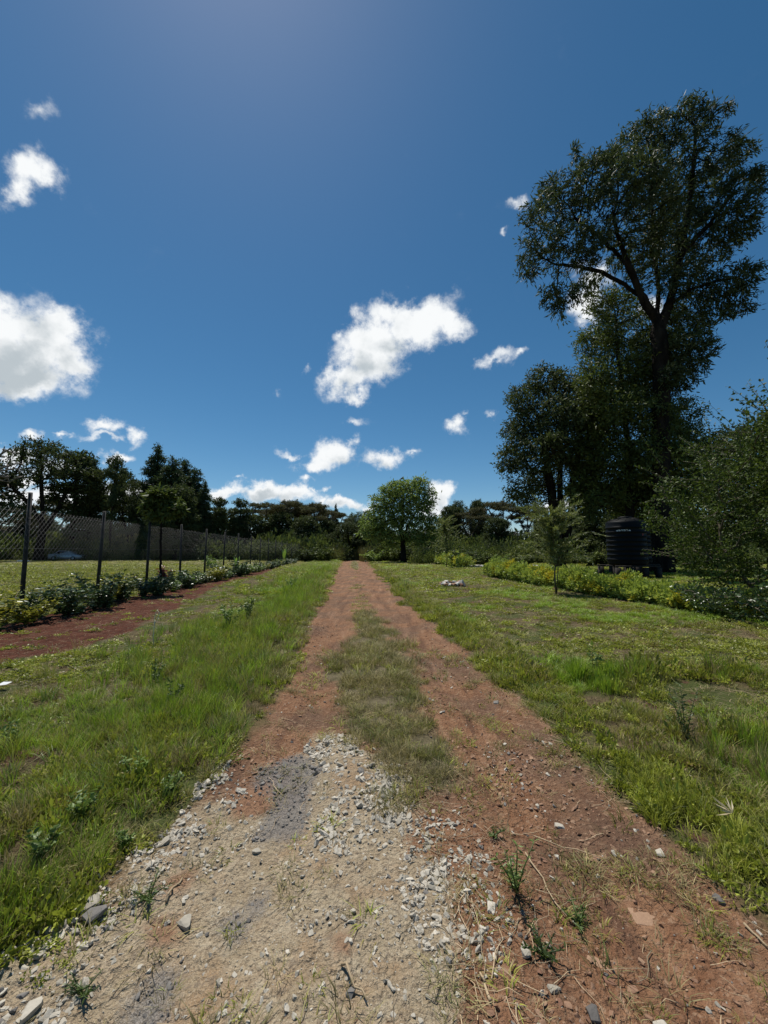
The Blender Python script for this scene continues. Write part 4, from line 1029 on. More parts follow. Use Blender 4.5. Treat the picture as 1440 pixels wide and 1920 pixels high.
b = gnd(842, 1066); feathery('feathery_sapling', 'feathery sapling beside the short far hedge', (b[0]-.2, b[1], gz(b[0], b[1])), 3.7, .3, 302, 130, 2.4, -.2)

def ball_sapling():
    b = gnd(302, 1117); b = np.array([b[0], b[1], gz(b[0], b[1])]); Y = b[1]
    cl = [C(302, 930, Y, 26, 16, n=70), C(285, 950, Y, 18, 16, n=35), C(325, 950, Y, 18, 16, n=35), C(305, 962, Y, 22, 12, n=40)]
    make_tree('round_sapling', 'slim sapling with a round leafy head on the soil strip by the fence', b, cl, [([b, at(301, 1040, Y), at(302, 985, Y), at(303, 945, Y)], None)], .035, (.20, .09), 'leaf_mid',
              cat='sapling', step=.09, infl=.9, kill=.13, tip_r=.004, seed=401, k=4, spread=.05, droop=.75, tipmax=2, e=3, flare=.15)
ball_sapling()

def shrub_proto(key, seed, mat, h=.9, w=.45, lf=(.085, .05), nst=9, nl=16):
    g = np.random.default_rng(seed); mb = MB(); P, D = [], []
    for k in range(nst):
        a = g.random()*6.28; sp_ = w*(.3+.7*g.random()); hh = h*(.55+.5*g.random())
        pts = np.array([[0, 0, 0], [math.cos(a)*sp_*.35, math.sin(a)*sp_*.35, hh*.35], [math.cos(a)*sp_*.75, math.sin(a)*sp_*.75, hh*.72], [math.cos(a)*sp_, math.sin(a)*sp_, hh]])+g.normal(0, .015, (4, 3)); pts[0] *= .3
        mb.tube(pts, [.009, .007, .005, .003], 4)
        for t in np.linspace(.35, 3, nl*2):
            i = min(int(t), 2); f = t-i; q = pts[i]*(1-f)+pts[i+1]*f
            for _ in range(2):
                a2 = g.random()*6.28; P.append(q+g.normal(0, .035, 3)); D.append([math.cos(a2), math.sin(a2), .25+g.normal(0, .3)])
    return mb.mesh(key+'_stems', M['twig']), leaf_mesh(key+'_leaves', P, D, lf[0], lf[1], g, M[mat], jitter=.35)

def fence_shrubs():
    protos = [shrub_proto('sa', 501, 'leaf_shrub', .85, .5), shrub_proto('sb', 502, 'leaf_shrub', 1.0, .45, (.1, .06)), shrub_proto('sc', 503, 'leaf_shrub', .7, .5), shrub_proto('sd', 504, 'leaf_shrub_yellow', .8, .45), shrub_proto('se', 505, 'leaf_lime', .8, .5)]
    g = random.Random(9); y = 5.6; i = 0
    ordn = ['first', 'second', 'third', 'fourth', 'fifth', 'sixth', 'seventh', 'eighth', 'ninth', 'tenth', 'eleventh', 'twelfth', 'thirteenth', 'fourteenth', 'fifteenth', 'sixteenth', 'seventeenth', 'eighteenth', 'nineteenth', 'twentieth']
    cols = {0: 'dark glossy', 1: 'tall dark large-leaved', 2: 'low dark', 3: 'yellow-leaved', 4: 'bright green'}
    cnt = {}
    while y < 46:
        k = g.choice([0, 1, 2, 4, 1, 2, 0, 4, 3]) if y > 8 else [3, 0, 1, 3, 0][i % 5]
        nn = cnt.get(k, 0); cnt[k] = nn+1
        tens = ordn[nn] if nn < 20 else 'far'
        lb = f'{tens} {cols[k]} shrub along the foot of the fence, counted from the left edge' if nn < 20 else f'small far {cols[k]} shrub along the foot of the fence'
        x = fence_x(y)+.12+g.random()*.5
        r = root('fence_shrub', (x, y, gz(x, y)), lb, 'shrub', 'shrubs planted along the fence', g.random()*6.28)
        s = .62+.6*g.random()
        if y < 9.5: s *= .95
        r.scale = (s*1.25, s*1.25, s*(.75 if y > 14 else .8))
        link('stem', protos[k][0], r); link('foliage', protos[k][1], r)
        y += .24+g.random()*.2+y*.008; i += 1
    print('shrubs', i)
    # special plants in the row
    for px, py, k, s, lb in ((398, 1075, 4, 1.9, 'biggest bright green shrub in the fence row, light tips above the mesh foot'), (312, 1100, None, 1.2, 'red-leaved plant behind the round-headed sapling')):
        b = gnd(px, py)
        if k is None: pr = shrub_proto('sr', 510, 'leaf_red', .8, .3); 
        else: pr = protos[k]
        r = root('fence_shrub', (b[0], b[1], gz(b[0], b[1])), lb, 'shrub', 'shrubs planted along the fence')
        r.scale = (s, s, s*.75)
        link('stem', pr[0], r); link('foliage', pr[1], r)
fence_shrubs()

def paddle_plant(name, label, px, py, h, n, wid, seed, mat='leaf_banana', cat='plant', grp=None, curl=.35, z0=None, dark=None):
    """plant of a few broad upright leaves (banana kind) or many straps"""
    g = np.random.default_rng(seed); b = gnd(px, py)
    r = root(name, (b[0], b[1], gz(b[0], b[1])), label, cat, grp)
    for k in range(n):
        a = k*2.4+g.random()*.5; hh = h*(.7+.35*g.random()); w = wid*(.8+.4*g.random()); sg = 9; ln = curl*(.5+g.random())
        V = []
        for i in range(sg+1):
            t = i/sg; out = ln*hh*t**1.6; z = hh*(t-.22*ln*t*t); ww = w*.5*(math.sin(PI*min(1, max(0, (t-.12)/.88))**.8) if t > .12 else .06)+.004
            for sgn in (-1, 0, 1): V.append([math.cos(a)*out-math.sin(a)*sgn*ww, math.sin(a)*out+math.cos(a)*sgn*ww, z+(abs(sgn)*ww*.25)])
        Fc = []
        for i in range(sg):
            for j in (0, 1): Fc.append([i*3+j, i*3+j+1, i*3+j+4, i*3+j+3])
        me = mesh_from('paddle_leaf', V, [np.array(Fc)], {'rnd': np.full(len(V), g.random())}, [M[mat]], None, True)
        link('leaf', me, r)
    return r
paddle_plant('banana_plant', 'young banana plant in the fence row, upright paddle leaves', 443, 1068, 1.15, 4, .22, 601, grp='young banana plants')
paddle_plant('banana_plant', 'young banana plant at the far end of the fence row', 533, 1056, 2.0, 4, .42, 602, grp='young banana plants', curl=.25)
paddle_plant('banana_plant', 'small banana plant beyond the lawn left of the feathery sapling', 957, 1055, 1.5, 6, .22, 603, mat='leaf_strap', grp='young banana plants', curl=.9)
for px, py, h, s, lb in ((1048, 1054, 1.5, 604, 'strap-leaved clump left of the tanks, nearest the three-trunk tree'), (1085, 1056, 1.6, 605, 'strap-leaved clump in the middle of those left of the tanks'), (1112, 1054, 1.4, 606, 'strap-leaved clump nearest the tanks'), (1015, 1052, 1.2, 607, 'small strap-leaved clump behind the feathery sapling'), (916, 1052, 1.1, 608, 'small strap-leaved clump beside the row of white stones')):
    paddle_plant('strap_plant', lb, px, py, h, 16, .09, s, mat='leaf_strap', grp='strap-leaved clumps', curl=.6)
# garden bushes behind the lawn on the right
def low_bushes():
    pr = [shrub_proto('lb%d' % i, 520+i, m, 1.0, .8, (.16, .09), 14, 14) for i, m in enumerate(('leaf_mid', 'leaf_dark', 'leaf_umbrella'))]
    T = [(905, 1040, 0, 1.6, 'leafy bush behind the row of white stones, left end'), (935, 1040, 2, 1.3, 'light leafy bush behind the row of white stones'), (985, 1042, 0, 1.5, 'leafy bush behind the small banana plant'), (1130, 1052, 1, 1.5, 'dark bush just left of the tank stand'),
         (1110, 1046, 0, 1.7, 'leafy bush behind the strap-leaved clumps'), (1250, 1056, 1, 1.9, 'dark bush just right of the tank stand'), (1295, 1062, 1, 1.8, 'dark bush under the huge bush beyond the hedge end'), (745, 1046, 0, 1.6, 'small green bush at the right of the track end'), (700, 1044, 2, 1.3, 'small pale green bush where the track ends'), (820, 1043, 0, 1.9, 'leafy bush behind the short far hedge'), (870, 1043, 1, 1.8, 'dark bush behind the right end of the far hedge'),
         (780, 1043, 1, 1.7, 'dark bush behind the left end of the far hedge'), (610, 1044, 0, 1.6, 'green bush left of the track end'), (575, 1045, 1, 1.5, 'dark bush where the fence meets the reeds')]
    for px, py, k, s, lb in T:
        b = gnd(px, py); Yb = min(b[1], 34 if px > 860 else 50); b = at(px, 1040, Yb); r = root('garden_bush', (b[0], b[1], gz(b[0], b[1])), lb, 'bush', 'bushes beyond the lawn'); q = s*b[1]/45*1.1; r.scale = (q*1.3, q*1.3, q*.9)
        link('stem', pr[k][0], r); link('foliage', pr[k][1], r)
low_bushes()

def weed_plants():
    def mk(px, py, h, lb, seed, lf=(.05, .014), n=3, mat='weed', w=.3):
        if seed >= 707: h *= .62; w *= 1.5; lf = (lf[0]*.75, lf[1]*.7)
        b = gnd(px, py); g = np.random.default_rng(seed); mb = MB(); P, D = [], []
        for k in range(n):
            a = g.random()*6.28; hh = h*(.6+.4*g.random()) if k else h; s_ = hh*w*(k > 0)+.01
            pts = np.array([[0, 0, 0], [math.cos(a)*s_*.4, math.sin(a)*s_*.4, hh*.5], [math.cos(a)*s_, math.sin(a)*s_, hh]]); mb.tube(pts, [.004, .003, .0015], 4)
            m = int(7+h*16)
            for t in np.linspace(.2, 1, m):
                q = np.array([np.interp(t*hh, pts[:, 2], pts[:, 0]), np.interp(t*hh, pts[:, 2], pts[:, 1]), t*hh]); a2 = g.random()*6.28
                for e in (0, 3.1): P.append(q); D.append([math.cos(a2+e), math.sin(a2+e), .4])
        r = root('weed_plant', (b[0], b[1], gz(b[0], b[1])), lb, 'weed', 'weeds standing above the grass')
        link('stem', mb.mesh('weed_stem', M['weed']), r)
        link('foliage', leaf_mesh('weed_leaves', P, D, lf[0]*.72, lf[1]*.72, g, M[mat], jitter=.35), r)
    mk(968, 1672, .20, 'dark leafy weed growing in the track beside the pale chippings', 701, (.045, .011), 6, w=.5)
    mk(925, 1565, .04, 'tiny weed tuft on the track above the dark leafy weed', 702, (.025, .008), 6, w=1.2)
    mk(1085, 1722, .05, 'small green weed tuft on the red earth, right of the dark leafy weed', 703, (.03, .009), 8, w=1.2)
    mk(1018, 1785, .05, 'small spreading weed on the red earth near the bottom of the picture', 704, (.03, .011), 9, w=1.4)
    mk(1287, 1400, .42, 'tall upright leafy weed in the long grass on the right verge', 705, (.075, .017), 4, w=.22)
    mk(1112, 1275, .33, 'drooping broad-leaved weed on the right lawn', 706, (.09, .04), 2)
    mk(290, 1290, .42, 'bushy weed standing left of the track under the tied stick', 707, (.06, .035), 6)
    mk(432, 1190, .75, 'large leafy weed beside the track near the soil strip', 708, (.10, .06), 8)
    mk(465, 1165, .7, 'second large leafy weed on the bank, paler tips', 709, (.10, .06), 8)
    mk(545, 1110, .9, 'tall weed in the bright grass left of the track', 710, (.12, .06), 8)
    mk(318, 1340, .35, 'small broad-leaved weed in the grass left of the track', 711, (.06, .035), 4)
    mk(255, 1480, .3, 'leafy weed at the grass edge above the pale chippings', 712, (.06, .03), 6)
    mk(150, 1560, .26, 'leafy weed clump in the grass at the lower left', 713, (.06, .034), 8)
    mk(70, 1640, .22, 'broad-leaved weed near the left edge, lower part', 714, (.06, .036), 8)
    mk(25, 1420, .3, 'leafy weed at the left edge in the grass', 715, (.06, .03), 6)
    mk(315, 1500, .2, 'weed clump beside the top of the left chippings', 716, (.05, .026), 8)
    mk(235, 1590, .14, 'weed tuft among the left chippings', 717, (.045, .02), 8)
    mk(280, 1680, .09, 'small grass tuft in the pale patch, left side', 718, (.05, .008), 9, w=.9)
    mk(155, 1850, .06, 'tiny weed tuft among stones at the lower left', 719, (.035, .009), 9, w=.9)
weed_plants()

# ------------------------------------------------------------------ fence
def fence():
    M['post'] = plain_mat('post', (.015, .015, .014), (.045, .042, .036), 8, .8, .4, 20)
    M['wire'] = plain_mat('wire', (.06, .06, .057), (.10, .10, .095), 3, .5, 0, metal=0, spec=.5)
    y0, y1 = 3.2, 66.
    b = (fence_x(7.9), 7.9, 0.)
    r = root('chain_link_fence', b, 'long chain-link fence on dark posts between the soil strip and the green field', 'fence')
    B = np.array(b); ht = 2.18
    ysx = [5.4, 7.9, 10.25, 12.75, 15.3, 17.9, 20.6, 23.4, 26.3, 29.3, 32.4, 35.6, 38.9, 42.3, 45.8, 49.4, 53.1, 57, 61, 65.8]
    for i, y in enumerate(ysx):
        x = fence_x(y); z = gz(x, y); mb = MB(); g = random.Random(i)
        hh = 2.45 if i != 1 else 2.62; ln = (.0, g.uniform(-.02, .02))
        lx = -.03 if i == 1 else g.uniform(-.05, .05)
        mb.tube(np.array([[x, y, z-.1], [x+lx*.5, y, z+1.2], [x+lx, y, z+hh]])-B, [.043, .04, .038], 6)
        link('post', mb.mesh('post', M['post']), r)
    # woven mesh: two sets of slanting wires 7 cm apart, plus line wires
    u = np.array([FS, 1, 0]); u /= np.linalg.norm(u); mb = MB(); side = np.array([-u[1], u[0], 0])
    s = 0.; tot = (y1-y0)/u[1]; P0 = np.array([fence_x(y0), y0, 0]); pitch = .11
    zz = lambda p: gz(p[0], p[1])
    while s < tot:
        for sg in (1, -1):
            a = s; e = s+sg*ht*.9
            pts = []
            for t in (0, 1):
                q = P0+u*(a+(e-a)*t); z = .06+ht*t
                pts.append([q[0]+side[0]*.004*sg, q[1]+side[1]*.004*sg, z+.06])
            pts = np.array(pts)
            if pts[:, 1].min() < y0-.01 or pts[:, 1].max() > y1: 
                pass
            else: mb.tube(pts-B, (.0015 if pts[:, 1].min() < 11 else .0011), 3)
        s += pitch if s < 10 else (pitch*1.4 if s < 25 else pitch*2.2)
    for z in (.12, .8, 1.5, 2.24):
        ps = np.array([[fence_x(y)+.003, y, z+.0] for y in np.linspace(y0, y1, 60)]); mb.tube(ps-B, .0025, 4)
    link('wire_netting', mb.mesh('netting', M['wire']), r)
fence()

# ------------------------------------------------------------------ water tanks
def tanks():
    m, nt = newmat('black_plastic'); out = N(nt, 'ShaderNodeOutputMaterial'); p = N(nt, 'ShaderNodeBsdfPrincipled')
    p.inputs['Base Color'].default_value = (.004, .005, .006, 1); p.inputs['Roughness'].default_value = .4; p.inputs['Specular IOR Level'].default_value = .13
    nz = noise_(nt, N(nt, 'ShaderNodeTexCoord').outputs['Object'], 3, 4); L(nt, math_(nt, 'ADD', math_(nt, 'MULTIPLY', nz, .3), .36), p.inputs['Roughness']); L(nt, p.outputs[0], out.inputs[0]); M['tank'] = m
    M['letter'] = plain_mat('letter_white', (.75, .75, .74), (.8, .8, .8), 2, .6, 0)
    M['letter_red'] = plain_mat('letter_red', (.35, .08, .07), (.4, .1, .09), 2, .6, 0)
    M['timber'] = plain_mat('timber', (.014, .011, .009), (.035, .028, .022), 5, .85, .4, 20, stretch=(1, 1, .2))
    def tank(c, label, text=True):
        r0 = .90; hb = 2.12
        t = root('water_tank', c, label, 'water tank', 'black water tanks on the timber stand')
        prof = [(0, 0), (r0*.94, 0), (r0*.985, .03), (r0, .1)]
        z = .22
        for k in range(8):
            prof += [(r0, z), (r0+.012, z+.02), (r0+.03, z+.045), (r0+.03, z+.06), (r0+.012, z+.085), (r0, z+.10)]; z += .232
        prof += [(r0, hb-.02), (r0*.985, hb+.05), (r0*.94, hb+.10)]
        mb = MB(); mb.lathe(prof, n=64); link('body', mb.mesh('tank_body', M['tank'], True), t)
        mb = MB(); mb.lathe([(r0*.94, hb+.10), (r0*.9, hb+.12), (r0*.6, hb+.22), (r0*.36, hb+.27)], n=64)
        for k in range(12):                                     # ribs on the shoulder
            a = k/12*2*PI; mb.tube(np.array([[math.cos(a)*r0*.92, math.sin(a)*r0*.92, hb+.115], [math.cos(a)*r0*.6, math.sin(a)*r0*.6, hb+.235], [math.cos(a)*r0*.38, math.sin(a)*r0*.38, hb+.28]]), .02, 6)
        link('shoulder', mb.mesh('tank_shoulder', M['tank'], True), t)
        mb = MB(); mb.lathe([(r0*.36, hb+.25), (r0*.36, hb+.33), (r0*.33, hb+.35), (r0*.12, hb+.375), (0, hb+.38)], n=40); link('lid', mb.mesh('tank_lid', M['tank'], True), t)
        mb = MB(); mb.tube(np.array([[r0*math.cos(-2.0)*.98, r0*math.sin(-2.0)*.98, .12], [r0*math.cos(-2.0)*1.12, r0*math.sin(-2.0)*1.12, .12]]), .035, 10); link('outlet', mb.mesh('tank_outlet', M['tank'], True), t)
        def wrap(txt, size, ang, z, mat, nm):
            cu = bpy.data.curves.new(nm, 'FONT'); cu.body = txt; cu.size = size; cu.align_x = 'CENTER'; cu.align_y = 'CENTER'; cu.extrude = .004; cu.resolution_u = 3; cu.offset = size*.02
            o = bpy.data.objects.new(nm, cu); COL.objects.link(o); dg = bpy.context.evaluated_depsgraph_get(); me = bpy.data.meshes.new_from_object(o.evaluated_get(dg)); bpy.data.objects.remove(o)
            for v in me.vertices:
                a = ang+v.co.x/(r0+.01); rr = r0+.006+v.co.z*1.0+.004
                v.co = (rr*math.cos(a), rr*math.sin(a), z+v.co.y)
            me.materials.clear(); me.materials.append(mat); link(nm, me, t)
        if text:
            wrap('ROTO', .15, -2.24, 1.71, M['letter'], 'lettering')
            def star(ang, z, rad):
                mb = MB(); V = []
                for i in range(10):
                    q = rad*(1 if i % 2 == 0 else .5); a = ang+q*math.sin(i*PI/5)/r0; V.append([(r0+.012)*math.cos(a), (r0+.012)*math.sin(a), z+q*math.cos(i*PI/5)])
                mb.add(V, [np.arange(10)[None]]); link('emblem', mb.mesh('emblem', M['letter']), t)
            star(-2.24-.30, 1.71, .06); star(-2.24+.30, 1.71, .06)
            wrap('II', .17, -1.23, 1.50, M['letter_red'], 'lettering')
        return t
    Y = 20.0; c = at(1177, 1059, Y); z = float(c[2]); x = float(c[0])
    tank((x, Y, z+.01), 'nearer black ribbed water tank with small white lettering')
    tank((x+1.72, Y+2.2, z+.01), 'farther black water tank half hidden behind the lettered one', False)
    st = root('tank_stand', (x, Y, gz(x, Y)), 'rough dark timber stand with thick short posts under the water tanks', 'stand')
    g0 = gz(x, Y); top = z-g0
    mb = MB()
    for yy, xa, xb in ((-.8, -1.1, 1.1), (0, -1.1, 1.1), (.8, -1.1, 1.1), (1.5, .75, 2.7), (2.2, .75, 2.7), (2.95, .75, 2.7)): mb.box(((xa+xb)/2, yy, top-.045), (xb-xa, .12, .07))
    for xx, ya, yb in ((.95, .9, 1.4),): mb.box((xx, (ya+yb)/2, top-.05), (.12, yb-ya-.1, .06))
    link('beam', mb.mesh('beam', M['timber']), st)
    for (dx, dy) in ((-1.0, -.8), (-.35, -.8), (.35, -.8), (1.0, -.8), (-.95, .8), (-.15, .8), (.5, .8), (.95, .8), (.9, 1.5), (2.55, 1.5), (.9, 2.95), (1.75, 2.95), (2.55, 2.95)):
        mb = MB(); w = .19+.06*random.Random(int(dx*50+dy*7)).random(); mb.box((dx, dy, (top-.11)/2-.05), (w, w, top-.11+.1), .1); link('leg', mb.mesh('stand_leg', M['timber']), st)
tanks()

# ------------------------------------------------------------------ stones as things
def stones():
    g = random.Random(3)
    M['white_stone'] = stone_mat('white_stone', (.42, .4, .36), (.7, .68, .62))
    ms = [stone_mesh('rs%d' % k, 900+k, M['white_stone' if k % 2 else 'stone_red'], .7) for k in range(6)]
    c = gnd(848, 1103); n = 16
    words_ = ['front', 'front left', 'left', 'back left', 'back', 'back right', 'right', 'front right']
    for k in range(n):
        a = -PI/2-k/n*2*PI; rr = .36+.06*g.random(); x, y = c[0]+math.cos(a)*rr, c[1]+math.sin(a)*rr*1.1
        o = link('ring_stone', ms[k % 6], None, (x, y, gz(x, y)+.06)); s = .15+.08*g.random(); o.scale = (s, s, s); o.rotation_euler = (g.uniform(-.4, .4), g.uniform(-.4, .4), g.random()*6)
        big = k == 13
        if big: o.scale = (.26, .24, .34); o.data = ms[1]
        tag(o, 'largest pale stone at the right of the small stone ring on the lawn' if big else 'fist-sized rough stone of the small stone ring on the lawn', 'stone', 'stones of the ring on the lawn')
    for k in range(15):
        px = 880+k*8.5+g.uniform(-3, 3); b = at(px, 1041, 32+g.random()*1.5); x, y = b[0], b[1]
        o = link('edging_stone', ms[1+2*(k % 3)], None, (x, y, gz(x, y)+.06)); o.scale = (.55+.3*g.random(), .35, .28); o.rotation_euler = (0, 0, g.uniform(-.5, .5))
        tag(o, 'white stone of the low row edging the garden beyond the lawn', 'stone', 'white edging stones beyond the lawn')
    dk = [stone_mesh('bs%d' % k, 950+k, M[m_], .6) for k, m_ in enumerate(('stone', 'stone_dark', 'stone_red', 'stone'))]
    for px, py, s, k, lb in ((1112, 1895, .05, 1, 'grey stone low on the track beside the yellowish one'), (1240, 1905, .05, 3, 'pale yellowish stone at the bottom edge of the track'), (1038, 1850, .04, 0, 'lone grey stone on the red earth near the bottom'), (1236, 1598, .05, 0, 'pale stone alone on the right rut beside the grass'),
                             (1348, 1688, .045, 1, 'bluish grey stone by the right grass edge'), (922, 1705, .05, 0, 'pale oval stone beside the chippings, below the dark weed'), (984, 1783, .05, 3, 'pale upright chip between two small weeds'), (1083, 1358, .08, 2, 'reddish stone in the right rut halfway up'),
                             (1300, 1965, .05, 1, 'dark stone off the bottom edge'), (657, 1865, .035, 1, 'dark chip on the pale patch'), (350, 1715, .07, 3, 'large pale stone among the chippings at the grass edge'), (180, 1715, .08, 1, 'dark stone in the shade of the weeds, lower left'), (165, 1700, .08, 0, 'grey stone in the weeds, lower left'), (60, 1890, .07, 3, 'broad pale stone at the lower left corner')):
        if py > 1920: continue
        b = gnd(px, py); o = link('loose_stone', dk[k], None, (b[0], b[1], gz(b[0], b[1])+s*.15)); s *= .6; o.scale = (s*1.2, s, s*.9); o.rotation_euler = (0, 0, g.random()*6)
        tag(o, lb, 'stone', 'single stones on the track')
    # flat rocks bedded in the murram
    fl = [stone_mesh('fl%d' % k, 970+k, M['stone_red'], .35) for k in range(3)]
    for i, (px, py, sx, sy, lb) in enumerate(((1115, 1785, .13, .07, 'flat ochre rock bedded in the track at the lower right'), (1130, 1818, .09, .055, 'flat ochre rock just below the longest bedded one'), (1225, 1700, .20, .12, 'broad flat rock bedded in the right rut'), (1180, 1830, .07, .04, 'small flat ochre rock right of the bedded pair'), (1120, 1590, .2, .1, 'flat bedded rock higher up the right rut'), (950, 1820, .05, .035, 'small ochre rock among straw near the bottom'))):
        b = gnd(px, py); o = link('bedded_rock', fl[i % 3], None, (b[0], b[1], gz(b[0], b[1])-.004)); o.scale = (sx*.62, sy*.62, .03); o.rotation_euler = (0, 0, .2*i-.5)
        tag(o, lb, 'rock', 'flat rocks bedded in the track')
stones()

# ------------------------------------------------------------------ small things
def small():
    g = np.random.default_rng(5)
    M['rope'] = plain_mat('rope', (.5, .46, .34), (.68, .64, .5), 20, .8, 0)
    b = gnd(288, 1222); Y = b[1]; z = gz(b[0], Y); B = np.array([b[0], Y, z]); r = root('tied_stick', B, 'thin pale stick with a looped string standing in the grass below the soil strip', 'stick')
    q = lambda px, py: at(px, py, Y)-B
    mb = MB(); mb.tube(np.array([[0, 0, -.02], q(287, 1196), q(289, 1176), q(291, 1163)]), .006, 5); link('stick', mb.mesh('stick', M['rope']), r)
    mb = MB(); mb.tube(np.array([q(290, 1170), q(296, 1160), q(299, 1150), q(295, 1144), q(293, 1148), q(290, 1158), q(289, 1168), q(291, 1172)]), .004, 5); link('string', mb.mesh('string', M['rope']), r)
    # litter on the left edge of the grass
    M['paper'] = plain_mat('paper', (.6, .62, .64), (.7, .7, .72), 10, .7, 0)
    b = gnd(4, 1306); mb = MB(); V = np.array([[-.05, -.03, 0], [.05, -.02, .01], [.06, .03, .02], [-.04, .04, .006], [0, 0, .03]]); mb.add(V, [np.array([[0, 1, 4], [1, 2, 4], [2, 3, 4], [3, 0, 4]])])
    o = link('paper_scrap', mb.mesh('paper', M['paper']), None, (b[0], b[1], gz(b[0], b[1])+.05)); tag(o, 'crumpled whitish scrap in the grass at the left edge', 'litter')
    # dry leaf on the right verge and bigger stalks
    M['dry'] = leaf_mat('dry_leaf', (.42, .34, .2), (.6, .52, .36), .2, .6)
    b = gnd(1378, 1572); P = np.zeros((14, 3)); D = np.stack([g.normal(0, .5, 14)-.5, g.normal(.6, .4, 14), g.random(14)*.5+.1], -1)
    o = link('dry_leaf_spray', leaf_mesh('dry_spray', P, D, .085, .008, g, M['dry'], jitter=.1), None, (b[0], b[1], gz(b[0], b[1])+.09)); tag(o, 'pale dried leaf spray lying on the grass at the right verge', 'dry leaf')
    def stick(px0, py0, px1, py1, lb, rad=.006, m='straw'):
        a, c = gnd(px0, py0), gnd(px1, py1); z = gz(a[0], a[1]); mb = MB(); pts = np.array([a+(c-a)*t for t in np.linspace(0, 1, 6)]); pts[:, 2] = [gz(p_[0], p_[1])+.012 for p_ in pts]; pts[1:-1] += g.normal(0, .006, (4, 3))
        o = link('dry_stalk', mb_mesh(mb, pts-np.array([a[0], a[1], z]), rad, m), None, (a[0], a[1], z)); tag(o, lb, 'dry stalk', 'single dry stalks on the track')
    def mb_mesh(mb, pts, rad, m): mb.tube(pts, np.linspace(rad, rad*.6, len(pts)), 5, .5); return mb.mesh('stalk', M[m])
    stick(312, 1683, 342, 1640, 'short straw-coloured stalk lying on the left of the pale patch')
    stick(640, 1815, 688, 1885, 'forked dry stalk on the pale patch near the bottom', .005)
    stick(985, 1595, 1065, 1715, 'long dry stalk across the red earth right of the dark weed', .004)
    stick(1000, 1560, 1135, 1600, 'thin dry stalk across the right rut', .003)
    stick(920, 1885, 900, 1830, 'dry leafy stalk at the bottom beside the chippings', .006)
    stick(1395, 1735, 1440, 1780, 'straw-coloured stalk at the right edge near the bottom', .005)
    stick(770, 1400, 905, 1480, 'thin stalk lying below the middle grass strip', .003)
    # silver car far beyond the fence
    M['paint'] = plain_mat('paint', (.38, .4, .41), (.42, .44, .45), 1, .3, 0, metal=.3); M['glass'] = plain_mat('glass', (.03, .035, .04), (.04, .045, .05), 1, .1, 0, spec=.8); M['tyre'] = plain_mat('tyre', (.02, .02, .02), (.03, .03, .03), 4, .9, 0); M['rim'] = plain_mat('rim', (.4, .4, .4), (.5, .5, .5), 2, .3, 0, metal=.8)
    Y = 57.; p = at(128, 1045, Y); c = root('parked_car', (p[0], Y, gz(p[0], Y)), 'silver saloon car parked beyond the green field, seen through the fence', 'car')
    def extr(prof, w, w2=None):
        prof = np.array(prof); n = len(prof); mb = MB(); V = []
        for s in (-1, 1):
            for x, z in prof: V.append([x, s*w/2*(1 if z < .95 else .8), z])
        mb.add(V, [np.array([[i, (i+1) % n, n+(i+1) % n, n+i] for i in range(n)]), np.arange(n)[None, ::-1].copy(), (np.arange(n)+n)[None]]); return mb
    link('body', extr([(-2.25, .3), (2.2, .3), (2.28, .6), (2.2, .78), (1.2, .93), (.45, 1.4), (-.9, 1.45), (-1.6, 1.0), (-2.2, .93), (-2.3, .6)], 1.72).mesh('car_body', M['paint']), c)
    link('window', extr([(1.02, .96), (.42, 1.34), (-.85, 1.38), (-1.4, 1.0)], 1.80).mesh('car_window', M['glass']), c)
    for sx in (-1.4, 1.4):
        for sy in (-.85, .85):
            mb = MB(); th = np.linspace(0, 2*PI, 21)[:-1]; mb.tube(np.array([[sx, sy-.1, .32], [sx, sy+.1, .32]]), .32, 20); w_ = link('wheel', mb.mesh('wheel', M['tyre']), c)
            mb = MB(); mb.tube(np.array([[sx, sy-.108, .32], [sx, sy+.108, .32]]), .19, 16); link('rim', mb.mesh('rim', M['rim']), w_)
    # white frame (goal-like) and white slab at the field edge
    p = at(275, 1043, 57); o = root('white_frame', (p[0], 57, gz(p[0], 57)), 'small white tube frame standing at the far edge of the field', 'frame'); M['white'] = plain_mat('white', (.7, .7, .7), (.75, .75, .75), 2, .5, 0)
    mb = MB(); mb.tube(np.array([[-.55, 0, 0], [-.5, 0, .85], [.5, 0, .85], [.55, 0, 0]]), .04, 6); link('tube', mb.mesh('tube', M['white']), o)
    p = at(44, 1052, 50); mb = MB(); mb.box((0, 0, .08), (1.2, .5, .16), .1); mb.box((0, 0, .18), (1.1, .42, .04), .1); o = link('white_slab', mb.mesh('slab', M['white']), None, (p[0], 50, gz(p[0], 50))); tag(o, 'low white slab at the far edge of the field near the left', 'slab')
    # bird on the round tree
    mb = MB(); mb.tube(np.array([[-.16, 0, 0], [-.08, 0, .05], [.02, 0, .1], [.1, 0, .17], [.15, 0, .24], [.19, 0, .26]]), [.01, .05, .075, .06, .045, .012], 8)
    M['feather'] = plain_mat('feather', (.02, .02, .02), (.03, .03, .03), 5, .6, 0); p = at(753, 899, 46.); o = link('bird', mb.mesh('bird', M['feather'], True), None, tuple(p)); o.scale = (1.3,)*3; tag(o, 'small dark bird perched on top of the round light green tree', 'bird')
small()

